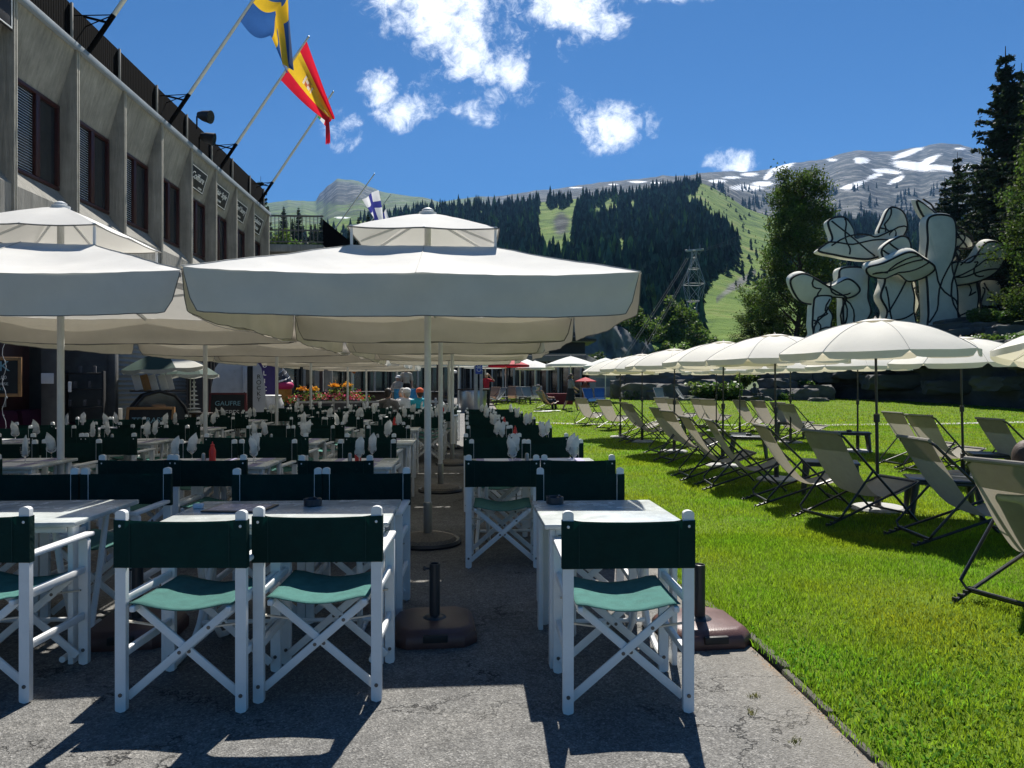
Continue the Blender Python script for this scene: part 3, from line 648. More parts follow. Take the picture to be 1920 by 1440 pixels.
# ground floor: arcade pillars, ribbed shutter, dark shopfronts set back
grey_conc = mat('grey_pillar', (.14, .14, .135), .85, .25, 4, .3, 30)
for n in range(NB0, NB1+1, 1):
    b = MB(); b.cbox((-.42, Yb(n), 1.595), (.3, .16, 3.19), .012)
    if n not in (2, 3): b.build('pillar', grey_conc, bld)
shop_wall = mat('dark_panelled_shopfront', (.022, .02, .019), .6, .4, 2, .15, 14)
b = MB(); b.box((-1.9, (y0+y1)/2, 1.6), (.2, y1-y0, 3.2))
yy = y0
while yy < y1: b.box((-1.785, yy, 1.6), (.03, .03, 3.18)); yy += .31
b.build('shopfront', shop_wall, bld)
b = MB(); ys0, ys1 = 1.55, 6.7
def rib(u, v): return (-.62-.02*abs(math.sin(v*math.pi*30)), ys0+(ys1-ys0)*u, .02+3.15*v)
b.grid(rib, 2, 240, False); shut = mat('ribbed_grey_shutter', (.15, .165, .165), .5, .15, 2, .05, 30); b.build('shutter', shut, bld, solid=.01)
b = MB(); b.cbox((-.9, 1.49, 1.59), (1.75, .1, 3.18), .01); b.cbox((-.05, 1.45, 1.59), (.14, .16, 3.19), .01); b.build('wall_return', grey_conc, bld)
b = MB(); b.cbox((-1.2, .15, 1.25), (.05, .95, 2.3), .01); dr = b.build('door', mat('red_brown_door', (.06, .018, .012), .5, .25, 5), bld)
b = MB(); b.tube([(-1.15, -.2, 1.0), (-1.1, -.2, 1.0), (-1.1, -.2, 1.3), (-1.15, -.2, 1.3)], .014); b.build('handle', steel, dr)

# shop signs on the slanted heads
def shop_sign(n, lines, label):
    lo, hi = Vector((-.30, 0, 6.39)), Vector((.0, 0, 7.40)); up = (hi-lo).normalized(); nrm = Vector((up.z, 0, -up.x))
    c = lo.lerp(hi, .47)+nrm*.05; yc = Yb(n)+.72; t = thing('shop_sign', label, 'sign', (FX+c.x, BAY0+yc, c.z), 0, 'black shop signs on the building')
    Mx = Matrix((Vector((0, 1, 0)), up, Vector((0, 1, 0)).cross(up))).transposed()
    b = MB(); b.cbox((0, 0, 0), (1.16, .56, .03), .005, Mx); b.build('board', black_flat, t)
    b = MB(); N_ = Mx @ Vector((0, 0, 1))
    for (cx, cy, sx, sy) in ((0, .255, 1.1, .018), (0, -.255, 1.1, .018), (.54, 0, .018, .49), (-.54, 0, .018, .49)): b.box(Mx @ Vector((cx, cy, .0175)), (sx, sy, .006), Mx)
    b.build('border', sign_white, t)
    for i, (s, sz, dy, dx) in enumerate(lines):
        M = frame(Mx @ Vector((dx, dy, .0175)), Mx.col[0], Mx.col[1]); text('lettering', s, sz, sign_white, t, M, .003, shear=.25 if sz > .15 else 0)
shop_sign(3, [('Coiffure', .25, .04, 0), ('FEMME', .07, -.16, -.35), ('HOMME', .07, -.19, .3)], 'black sign lettered Coiffure, the first shop sign from the window side')
shop_sign(4, [('Hair Style', .22, .07, 0), ('HOMME FEMME', .08, -.14, -.15)], 'black sign lettered Hair Style beside the Coiffure sign')
shop_sign(5, [('Surf Story', .22, .07, 0), ('SKI SERVICE', .07, -.16, 0)], 'black sign lettered Surf Story between Hair Style and Epilation')
shop_sign(6, [('Epilation', .22, .1, 0), ('Soins', .2, -.1, .05)], 'black sign lettered Epilation Soins at the far end of the building')
# small white sign seen at the near end
t = thing('shop_sign', 'black sign with white border cut by the left frame edge', 'sign', (FX+.02, BAY0+Yb(-2)+1.35, 7.1), 0, 'black shop signs on the building')
b = MB(); b.cbox((0, 0, 0), (.03, .75, .5), .005); b.build('board', black_flat, t)
b = MB()
for (y, z, sy, sz) in ((0, .22, .7, .02), (0, -.22, .7, .02), (.34, 0, .02, .42), (-.34, 0, .02, .42)): b.box((.018, y, z), (.006, sy, sz))
b.build('border', sign_white, t)

# raised walkway with railings beyond the end of the building
wk = thing('raised_walkway', 'raised concrete walkway with grey railing just beyond the concrete building', 'walkway', (-8.35, 33.6, 0)); wk.scale = (1.0, 1.0, 1.17)
b = MB(); b.cbox((.2, 0, 6.35), (3.7, 3.0, .28), .02); b.cbox((.2, -1.3, 5.85), (3.7, .3, .5), .02); b.build('deck', concrete, wk)
for (x, y) in ((-1.4, -1.1), (1.8, -1.1), (-1.4, 1.1), (1.8, 1.1)):
    b = MB(); b.cbox((x, y, 3.1), (.35, .35, 6.2), .02); b.build('column', concrete, wk)
rb = MB(); x = -1.6
while x < 1.95: rb.tube([(x, -1.42, 6.6), (x, -1.42, 7.55)], .016, 6); x += .17
rb.box((.2, -1.42, 7.58), (3.7, .06, .06)); rb.box((.2, -1.42, 6.6), (3.7, .03, .04)); rb.box((.2, 1.4, 7.55), (3.7, .05, .06))
rb.build('railing', mat('walkway_rail', (.09, .085, .08), .6, .2), wk)
b = MB()
for k in range(9): b.box((2.2+k*.28, .2, 6.4-k*.2), (.3, 2.4, .06))
b.prism([(2.0, 6.5), (4.6, 4.7), (4.6, 5.7), (2.0, 7.5)], -1.3, -1.24, lambda x, z, y: (x, y, z)); b.build('stair', rail_black, wk)

# ------------------------------------------------------------------ big square parasols
def make_parasol(Hf, z_edge, z_open, z_capedge, z_apex, label, group, capH, seed):
    rnd = random.Random(seed)
    t = thing('big_parasol', label, 'parasol', (0, 0, 0), 0, group); val = .285; h0 = .56*capH/.6
    def ring(u, h):
        s = (u*8) % 8; k = int(s); f = s-k
        c = [(1,0),(1,1),(0,1),(-1,1),(-1,0),(-1,-1),(0,-1),(1,-1),(1,0)]
        a, b = c[k], c[k+1]; return Vector(((a[0]+(b[0]-a[0])*f)*h, (a[1]+(b[1]-a[1])*f)*h, 0)), math.sin(math.pi*f)
    def can(u, v):
        h = h0+(Hf-h0)*v; p, sg = ring(u, h); p.z = z_open+(z_edge-z_open)*(v**.92); p.z -= sg*(.012+.045*v*(1-v)*4)*(.5+.5*v); p.z += .022*v*max(0, min(abs(p.x), abs(p.y))/max(h, .01)-.5)*2
        p.x *= 1-sg*.012*v; p.y *= 1-sg*.012*v
        p.z += .012*mnoise.noise(Vector((p.x*2.3+seed, p.y*2.3, v*2)))+.004*mnoise.noise(Vector((p.x*9, p.y*9+seed, 1))); return p
    cano = MB().grid(can, 128, 18).build('canopy', canopy_m, t)
    for side in range(4):
        def flap(u, v, side=side):
            uu = (side*2-1+2*(.004+.992*u))/8 % 1; q = can(uu, 1.0); e = min(u, 1-u); L = val*(1-.95*max(0, 1-e/.035)**2.2)
            n = Vector(((1, 0), (0, 1), (-1, 0), (0, -1))[side]+(0,)); q = q+n*(.004+.014*math.sin(u*11+seed+side)*v+.012*mnoise.noise(Vector((u*7+side*3, v*2, seed))))
            q.z -= L*v; return q
        f = MB().grid(flap, 70, 8).build('valance', valance_m, t)
        hem = MB(); pts = [flap(i/70, 1.0) for i in range(71)]; hem.tube(pts, .0035, 5); hem.build('hem', hem_m, f)
    sm = MB()
    for k in range(8): sm.tube([can(k/8, v/18)+Vector((0, 0, .003)) for v in range(19)], .0035, 5)
    sm.build('seam', hem_l, cano)
    def capf(u, v):
        h = .05+(capH-.05)*v; p, sg = ring(u, h); p.z = z_apex+(z_capedge-z_apex)*(v**1.12); p.z -= sg*.012*v+0; p.z += .003*mnoise.noise(Vector((p.x*8, p.y*8, seed))); return p
    vc = MB().grid(capf, 64, 10).build('vent_cap', canopy_m, t)
    hem = MB(); hem.tube([capf(i/64, 1.0) for i in range(65)], .006, 5); hem.build('hem', hem_m, vc)
    b = MB(); b.lathe([(.075, z_apex-.01), (.078, z_apex+.02), (.05, z_apex+.03), (.052, z_apex+.045), (.02, z_apex+.062), (.001, z_apex+.065)], 16); b.build('finial', grey_tube, t)
    hubz = z_open+.02
    b = MB(); b.lathe([(.03, .0), (.03, .35), (.029, 2.0), (.029, z_apex)], 16); b.build('pole', pole_white, t)
    b = MB(); b.lathe([(.055, hubz-.06), (.075, hubz-.05), (.075, hubz+.03), (.05, hubz+.05)], 16); b.lathe([(.045, z_edge-.12), (.07, z_edge-.1), (.07, z_edge-.03), (.045, z_edge-.01)], 16); b.build('hub', grey_tube, t)
    for k in range(8):
        e, _ = ring(k/8, Hf*.985); e.z = z_edge-.012; m = e*.5; m.z = (hubz+z_edge)/2-.035; a = e.normalized()*.06; a.z = hubz-.02
        b = MB(); b.bar(a, e, .018, .03); rb_ = b.build('rib', grey_tube, t)
        b = MB(); s = Vector((e.x, e.y, 0)).normalized()*.06; s.z = z_edge-.06; b.bar(s, m, .014, .024); b.build('strut', grey_tube, rb_)
        if k % 2 == 0 or True:
            c1, _ = ring(k/8, capH*.97); c1.z = z_capedge+.004; c0 = Vector((c1.x, c1.y, 0)).normalized()*.05; c0.z = z_apex-.03; b = MB(); b.bar(c0, c1, .014, .018)
            c2, _ = ring(k/8, h0*1.02); c2.z = z_open-.02
            if k % 2: b.bar(c2, Vector((c2.x, c2.y, z_capedge+.02)), .012, .02)
            b.build('cap_rib', grey_tube, vc)
    b = MB(); b.lathe([(.25, .0), (.255, .03), (.235, .06), (.15, .085), (.02, .10)], 32); base = b.build('base', conc_base, t)
    b = MB(); b.lathe([(.285, .0), (.295, .018), (.28, .04), (.255, .035)], 32, cap=False); b.build('rim', black_plastic, base)
    b = MB(); b.lathe([(.036, .05), (.038, .06), (.038, .36), (.034, .365)], 16); b.build('sleeve', steel, t)
    return t
hem_m = mat('canopy_hem', (.16, .155, .14), .8, .1)
hem_l = mat('canopy_seam', (.5, .485, .44), .8, .1)
conc_base = mat('washed_gravel_base', (.17, .15, .125), .9, .45, 60, .8, 120)
def ground_at(px, d): p = P(px, d); p.z = gz(p.x, p.y); return p
GA = 'big white parasols of the right row'; GB = 'big white parasols of the left row'
pa = make_parasol(1.52, 2.146, 2.51, 2.645, 2.885, 'big square white parasol with vented top nearest the camera, over the middle tables', GA, .6, 3)
pa.location = ground_at(802, 6.25)
for (px, d, lab) in ((826, 9.3, 'second white parasol behind the front middle one, pole just right of its pole'), (848, 12.35, 'third white parasol of the right row, pole between the lawn tables and middle tables'), (842, 15.5, 'farthest white parasol of the right row, beyond the third pole')):
    dup(pa, ground_at(px, d), 0, lab, GA)
pb_ = make_parasol(1.74, 2.15, 2.56, 2.71, 2.985, 'wide white parasol with vented top at the left edge of the photo', GB, .62, 8)
pb_.location = ground_at(114, 6.42)
for (px, d, lab) in ((385, 9.95, 'second white parasol of the left row, pole beside the chalkboard'), (519, 13.5, 'third white parasol of the left row, pole in front of the ice cream sign'), (583, 17.0, 'fourth white parasol of the left row, pole in front of the flower planters'), (652, 20.6, 'fifth white parasol of the left row, pole right of the planters'), (687, 24.2, 'farthest white parasol of the left row, pole before the dark bar')):
    dup(pb_, ground_at(px, d), 0, lab, GB)

# ------------------------------------------------------------------ director chairs
def make_chair():
    t = thing('director_chair', 'x', 'chair', (0, 0, 0))
    X = .257; YR, YF = -.215, .215
    def post(x, y, z1):
        b = MB(); w, d = .046, .026; poly = [(-w/2, .012)]+[(-w/2*math.cos(a), .012-.012*math.sin(a)) for a in (.5, 1.57, 2.64)]+[(w/2, .012), (w/2, z1-.014)]
        poly += [(w/2*math.cos(a), z1-.014+.014*math.sin(a)) for a in (.4, .8, 1.2, 1.57, 1.95, 2.35, 2.75)]+[(-w/2, z1-.014)]
        b.prism(poly, y-d/2, y+d/2, lambda u, v, q: (x+u, q, v)); return b
    for sx in (-1, 1):
        o = post(sx*X, YR, .862).build('leg', white_paint, t)
        b = MB(); b.tube([(sx*X, YR-.0165, .075), (sx*X, YR-.0125, .075)], .0085, 10); b.build('bolt', bolt_m, o)
        o = post(sx*X, YF, .632).build('leg', white_paint, t)
        b = MB(); b.tube([(sx*X, YF-.0165, .075), (sx*X, YF-.0125, .075)], .0085, 10); b.build('bolt', bolt_m, o)
        b = MB(); b.cbox((sx*X, .032, .644), (.05, .464, .022), .007); b.build('armrest', white_paint, t)
        b = MB(); b.cbox((sx*X, 0, .475), (.024, .402, .036), .006); b.cbox((sx*X, 0, .245), (.024, .402, .036), .006); b.build('side_rail', white_paint, t)
        b = MB(); b.cbox((sx*.205, 0, .442), (.024, .47, .026), .006); b.build('seat_rail', white_paint, t)
    for (y, s) in ((YR+.028, 1), (YF-.028, -1)):
        for k, sx in enumerate((-1, 1)):
            yy = y+s*(.007 if k else -.007)
            b = MB(); b.bar((sx*.243, yy, .055), (-sx*.207, yy, .44), .036, .013, (0, 1, 0), .004); br = b.build('cross_brace', white_paint, t)
            b = MB(); 
            for f in ((.5,) if k else (.5, .78)):
                p = Vector((sx*.243, yy, .055)).lerp(Vector((-sx*.207, yy, .44)), f); b.tube([p-Vector((0, .009, 0)), p+Vector((0, .009, 0))], .008, 10)
            b.build('bolt', bolt_m, br)
            p = Vector((sx*.243, yy, .055)).lerp(Vector((-sx*.207, yy, .44)), .78); b = MB(); b.bar(p, (-sx*.25, yy, .375), .007, .012, (0, 1, 0)); b.build('link_bar', bolt_pale, br)
    def seat(u, v):
        x = -.222+.444*u; y = -.225+.45*v; return (x, y, .464-.030*math.sin(math.pi*min(1, max(0, (u-.09)/.82)))-.004*math.sin(v*3.1)+.002*mnoise.noise(Vector((x*20, y*20, 0))))
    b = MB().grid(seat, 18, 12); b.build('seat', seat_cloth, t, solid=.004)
    # back sling: a sleeve round both posts
    b = MB(); n = 26; loop = []
    for i in range(n+1):
        x = -.284+.568*i/n; e = min(1, (x+.284)/.05, (.284-x)/.05); mid = math.sin(math.pi*i/n); loop.append((x, YR-.0165-.004*e*0-.012*mid*e))
    for i in range(n, -1, -1):
        x = -.284+.568*i/n; e = max(0, min(1, (abs(abs(x)-.232))/.02)) if abs(x) < .232 else 0; mid = math.sin(math.pi*i/n)
        loop.append((x, YR+.0165-(.028*e)-.012*mid*e))
    m = len(loop); zs = [.618, .66, .70, .74, .78, .822]; vs = []
    for z in zs:
        for (x, y) in loop:
            dip = -.006*math.cos(x/.284*1.57) if z > .8 else (.004*math.cos(x/.284*1.57) if z < .63 else 0)
            vs.append((x, y+.002*mnoise.noise(Vector((x*14, z*18, 2))), z+dip))
    fs = [(r*m+k, r*m+(k+1) % m, (r+1)*m+(k+1) % m, (r+1)*m+k) for r in range(len(zs)-1) for k in range(m)]
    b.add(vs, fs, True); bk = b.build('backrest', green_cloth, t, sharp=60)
    b = MB()
    for sx in (-1, 1): b.ball((sx*.257, YR-.0165, .796), (.007, .0035, .007), 10, 6)
    b.build('rivet', white_paint, bk)
    for sx in (-1, 1): b = MB(); b.box((sx*.212, YR-.0235, .72), (.003, .003, .198)); b.build('seam', seam_m, bk)
    return t
bolt_pale = mat('aluminium_link', (.5, .48, .43), .4, .1, metal=.6)
seam_m = mat('green_seam', (.008, .04, .034), .9, .2)
chair0 = make_chair(); chair_used = [False]
CH_G = 'green canvas director chairs at the dining tables'
def chair(x, y, rz, label):
    loc = (x, y, gz(x, y)); rz += R(random.uniform(-2.2, 2.2))
    if not chair_used[0]:
        chair_used[0] = True; chair0.location = loc; chair0.rotation_euler = (0, 0, rz); chair0['label'] = label; chair0['group'] = CH_G; return chair0
    return dup(chair0, loc, rz, label, CH_G)

# ------------------------------------------------------------------ tables and what stands on them
def make_table(wd, dp):
    t = thing('dining_table', 'x', 'table'); b = MB(); b.cbox((0, 0, .706), (wd, dp, .026), .007); b.build('tabletop', marble, t)
    for sy in (-1, 1): b = MB(); b.cbox((0, sy*(dp/2-.05), .676), (wd-.12, .022, .034), .004); b.build('apron', white_paint, t)
    for sx in (-1, 1):
        for sy in (-1, 1):
            b = MB(); b.cbox((sx*(wd/2-.045), sy*(dp/2-.075), .346), (.028, .062, .692), .006); b.build('leg', white_paint, t)
        x = sx*(wd/2-.12)
        b = MB(); pts = [(x, dp*.30, .66), (x, dp*.2, .40), (x+sx*.02, dp*.02, .12), (x+sx*.03, -dp*.06, .05), (x+sx*.03, -dp*.2, .025), (x+sx*.03, -dp*.42, .022)]
        b.tube(pts, .016, 10); pts = [(x-sx*.05, -dp*.30, .66), (x-sx*.05, -dp*.22, .42), (x-sx*.07, -dp*.02, .12), (x-sx*.08, dp*.06, .05), (x-sx*.08, dp*.2, .025), (x-sx*.08, dp*.42, .022)]; b.tube(pts, .016, 10)
        b.build('folding_tube', white_paint, t)
    b = MB(); b.tube([(-(wd/2-.12), 0, .13), (wd/2-.12, 0, .13)], .012, 8); b.build('stretcher', white_paint, t); return t
TB = {}
TG = 'pale marbled dining tables on the terrace'
def table(x, y, wd, dp, label, rz=0.):
    k = (wd, dp); loc = (x, y, gz(x, y))
    if k not in TB: t = TB[k] = make_table(wd, dp); t.location = loc; t.rotation_euler = (0, 0, rz); t['label'] = label; t['group'] = TG
    else: t = dup(TB[k], loc, rz, label, TG)
    return t
TZ = .7195
PROTO = {}
def proto(key, fn):
    """First use hands out the prototype itself, later uses a copy."""
    if key not in PROTO: PROTO[key] = fn(); return PROTO[key], True
    return PROTO[key], False
def put(key, fn, loc, rz, label, group):
    o, first = proto(key, fn)
    if first: o.location = loc; o.rotation_euler = (0, 0, rz); tag(o, label, o.get('category'), group); return o
    return dup(o, loc, rz, label, group)
def mk_glass():
    b = MB(); b.lathe([(.032, .0), (.033, .003), (.006, .008), (.0045, .055), (.012, .065), (.034, .09), (.038, .125), (.034, .15), (.033, .15), (.037, .124), (.033, .092), (.011, .069), (.001, .068)], 14, cap=False)
    return tag(b.build('wine_glass', glass_m), 'x', 'glass')
def mk_napkin(kind):
    def f():
        b = MB(); n = 14
        # folded paper napkin: broad pleated blade with an off-centre tip
        tipx = (-.016, .017, .006)[kind]; rows = [(.070, .014), (.080, .033), (.095, .037), (.125, .033), (.16, .034), (.188, .035), (.204, .028), (.222, .015), (.240, .002)]
        vs = []
        for (z, wd) in rows:
            k = (z-.07)/.168; cx = tipx*k**3*2.2
            for a in range(n):
                th = 2*math.pi*a/n; r = wd*(1+.16*math.cos(th*4+k*2)); vs.append((cx+r*math.cos(th), r*.5*math.sin(th)+.004*math.sin(th*3+z*40), z+.01*math.sin(th*2+kind)))
        b.add(vs, [(i*n+k, i*n+(k+1) % n, (i+1)*n+(k+1) % n, (i+1)*n+k) for i in range(len(rows)-1) for k in range(n)]+[list(range(n))[::-1], [(len(rows)-1)*n+k for k in range(n)]], True)
        return tag(b.build('napkin', napkin_m, sharp=50), 'x', 'napkin')
    return f
def mk_bottle():
    t = thing('sauce_bottle', 'x', 'bottle'); b = MB(); b.lathe([(.026, 0), (.028, .008), (.028, .1), (.018, .13), (.016, .135)], 14); b.build('body', red_plastic, t)
    b = MB(); b.lathe([(.0165, .1352), (.0165, .155), (.007, .158), (.004, .18)], 12); b.build('cap', red_plastic, t); return t
def mk_shaker():
    b = MB(); b.lathe([(.018, 0), (.02, .01), (.017, .06), (.017, .07), (.012, .082), (.001, .085)], 12); return tag(b.build('salt_shaker', steel), 'x', 'shaker')
def mk_mat():
    b = MB(); b.box((0, 0, .001), (.40, .28, .0016)); o = b.build('placemat', violet_p); 
    b = MB(); b.box((.02, 0, .0026), (.22, .27, .0008)); b.build('white_panel', paper_w, o); return tag(o, 'x', 'placemat')
def mk_ash():
    b = MB(); b.lathe([(.045, 0), (.05, .004), (.05, .036), (.046, .04), (.040, .036), (.038, .01), (.001, .008)], 22, cap=False)
    for k in range(3):
        a = k*2.094+.6; b.tube([(.030*math.cos(a), .030*math.sin(a), .038), (.052*math.cos(a), .052*math.sin(a), .038)], .006, 8)
    return tag(b.build('ashtray', black_plastic), 'x', 'ashtray')
ORD = ['first', 'second', 'third', 'fourth', 'fifth', 'sixth', 'seventh', 'eighth']
ROW0, RP = 3.06, 2.36
# columns of tables: name, (x of left edge, table width, seats per side) for each row from the camera
COLS = {
 'lawn side': {0: (.385, .70, 1), 1: (.0, 1.16, 2), 2: (.02, 1.12, 2), 3: (.02, 1.12, 2), 4: (.02, 1.12, 2), 5: (.02, 1.12, 2)},
 'middle': {0: (-1.51, 1.13, 2), 1: (-1.30, .70, 1), 2: (-1.40, .80, 1), 3: (-1.5, .80, 1), 4: (-1.5, 1.12, 2), 5: (-1.5, 1.12, 2), 6: (-1.5, 1.12, 2)},
 'left inner': {0: (-3.08, 1.18, 2), 1: (-2.78, 1.13, 2), 2: (-2.85, 1.16, 2), 3: (-2.85, 1.12, 2), 4: (-2.9, 1.12, 2), 5: (-2.9, 1.12, 2), 6: (-2.9, 1.12, 2)},
 'left outer': {0: (-4.75, 1.18, 2), 1: (-4.72, 1.18, 2), 2: (-4.75, 1.16, 2), 3: (-4.9, 1.12, 2), 4: (-4.9, 1.12, 2), 5: (-4.6, 1.12, 2), 6: (-4.6, 1.12, 2)},
 'aisle': {5: (-.85, .70, 1), 6: (-.8, .70, 1)},
 'wall side': {1: (-6.2, 1.12, 2), 2: (-6.2, 1.12, 2), 3: (-6.35, 1.12, 2)},
}
FAR_SKIP = set()
for cname, rows in COLS.items():
    for r, (xl, wd, ns) in rows.items():
        xc = xl+wd/2; yb0 = ROW0+RP*r-.066*xc+.02; yc = yb0+.745; rw = ORD[r]
        wd2 = {0: wd}.get(r, wd); wd2 = .70 if wd < .75 else (.8 if wd < .9 else 1.14); dp = .70
        table(xc, yc, wd2, dp, f'pale table, {rw} row from the camera, {cname} column of tables')
        for side in ('near', 'far'):
            for s in range(ns):
                if ns == 2: x = xc+(-.285 if s == 0 else .285); seat = ('left', 'right')[s]+' seat'
                else: x = xc+(.04 if cname == 'lawn side' else -.02); seat = 'only seat'
                y = yb0+.215 if side == 'near' else yb0+1.5-.215; j = random.uniform(-.035, .035)
                if r == 0: 
                    j = {('middle', 'near', 0): -.02, ('middle', 'near', 1): .04, ('lawn side', 'near', 0): -.045, ('left inner', 'near', 1): .03}.get((cname, side, s), j*.4)
                    x += {('middle', 'near', 0): .045, ('middle', 'near', 1): .02, ('lawn side', 'near', 0): -.07, ('left inner', 'near', 1): .04, ('lawn side', 'far', 0): -.05}.get((cname, side, s), .02)
                chair(x+random.uniform(-.012, .012), y+j, -.045 if side == 'near' else math.pi-.03, f'green canvas chair, {side} side {seat}, {rw} row table, {cname} column')
        z = TZ+gz(xc, yc)
        if r == 0: continue
        pos = [(sx, sy) for sy in (-1, 1) for sx in ((-.28, .28) if ns == 2 else (0,))]
        for q, (sx, sy) in enumerate(pos):
            x = xc+sx+random.uniform(-.05, .05)+.1; y = yc+sy*.17+random.uniform(-.03, .03)
            side = 'near' if sy < 0 else 'far'; st = '' if ns == 1 else (' left' if sx < 0 else ' right')
            a = random.uniform(-.7, .7)
            put('glass', mk_glass, (x, y, z), a, f'stemmed glass at{st} {side} place, {rw} row table, {cname} column', 'wine glasses on the tables')
            kd = random.randrange(3); put('nap%d' % kd, mk_napkin(kd), (x, y, z), a, f'white folded napkin at{st} {side} place, {rw} row table, {cname} column', 'folded napkins standing in glasses')
            if r < 5: put('mat', mk_mat, (xc+sx, yc+sy*.19, z), 0 if sy < 0 else math.pi, f'violet and white placemat at{st} {side} place, {rw} row table, {cname} column', 'printed placemats')
        if random.random() < .35: put('bottle', mk_bottle, (xc+.02, yc+.02, z), 0, f'red sauce bottle on the {rw} row table, {cname} column', 'red sauce bottles')
        put('shaker', mk_shaker, (xc-.045, yc-.01, z), 0, f'steel shaker beside the bottle, {rw} row table, {cname} column', 'shakers on the tables')
# front tables: ashtrays, menu
put('ash', mk_ash, (.375+.135, ROW0+.745+.22, TZ), .3, 'black ashtray on the front table beside the lawn', 'black ashtrays')
put('ash', mk_ash, (-1.47+.62, ROW0+.745+.24, TZ), 1., 'black ashtray on the front middle table next to the menu', 'black ashtrays')
b = MB(); b.cbox((0, 0, .004), (.33, .24, .008), .002); mn = b.build('menu', mat('menu_cover', (.02, .022, .03), .35, .2)); mn.location = (-1.22, ROW0+.745+.16, TZ); mn.rotation_euler = (0, 0, -.15); tag(mn, 'dark folded menu lying on the front middle table', 'menu')
b = MB(); b.box((.0, 0, .0088), (.29, .2, .001)); b.build('page', mat('menu_page', (.33, .31, .42), .25, .4, 30), mn)
b = MB(); b.cbox((0, 0, .012), (.05, .035, .024), .004); o = b.build('sugar_box', paper_w); o.location = (-1.46, ROW0+.745+.2, TZ); tag(o, 'small white box beside the menu on the front middle table', 'box')
# two chairs turned round so that the sun falls on their backs
chair(-4.25, 9.55, R(165), 'turned green canvas chair with sunlit back near the magenta sofa')
chair(-4.6, 13.4, R(170), 'turned green canvas chair with sunlit back before the chalkboard')

# ------------------------------------------------------------------ brown parasol feet
def mk_foot():
    t = thing('parasol_foot', 'x', 'parasol base'); b = MB(); h = .26
    oct_ = [(-h, -h+.08), (-h+.08, -h), (h-.08, -h), (h, -h+.08), (h, h-.08), (h-.08, h), (-h+.08, h), (-h, h-.08)]
    rows = [(.0, .985), (.012, 1.), (.06, .99), (.085, .93), (.105, .86), (.112, .80)]; n = 8
    vs = [(x*k, y*k, z) for z, k in rows for x, y in oct_]
    b.add(vs, [(i*n+k, i*n+(k+1) % n, (i+1)*n+(k+1) % n, (i+1)*n+k) for i in range(len(rows)-1) for k in range(n)]+[list(range(n))[::-1], [(len(rows)-1)*n+k for k in range(n)]])
    b.build('body', brown_plastic, t)
    b = MB(); b.cbox((0, -.257, .062), (.15, .03, .045), .005); b.build('handle_slot', black_flat, t)
    b = MB(); b.lathe([(.075, .112), (.06, .124), (.034, .128), (.034, .46), (.03, .462), (.027, .46), (.027, .2)], 20, cap=False); b.build('tube', black_plastic, t)
    b = MB(); b.tube([(-.034, 0, .43), (-.06, 0, .43)], .008, 8); b.ball((-.065, 0, .43), (.012, .006, .016), 8, 6); b.build('screw', black_plastic, t); return t
for (px, d, lab) in ((815, 3.98, 'brown square parasol foot standing empty between the two front tables'), (1312, 3.96, 'brown square parasol foot at the lawn edge behind the front right chair'), (258, 3.95, 'brown square parasol foot under the front middle table, behind the chairs')):
    p = P(px, d); o = put('foot', mk_foot, p, .06, lab, 'brown parasol feet'); o.scale = (.87, .87, .86)
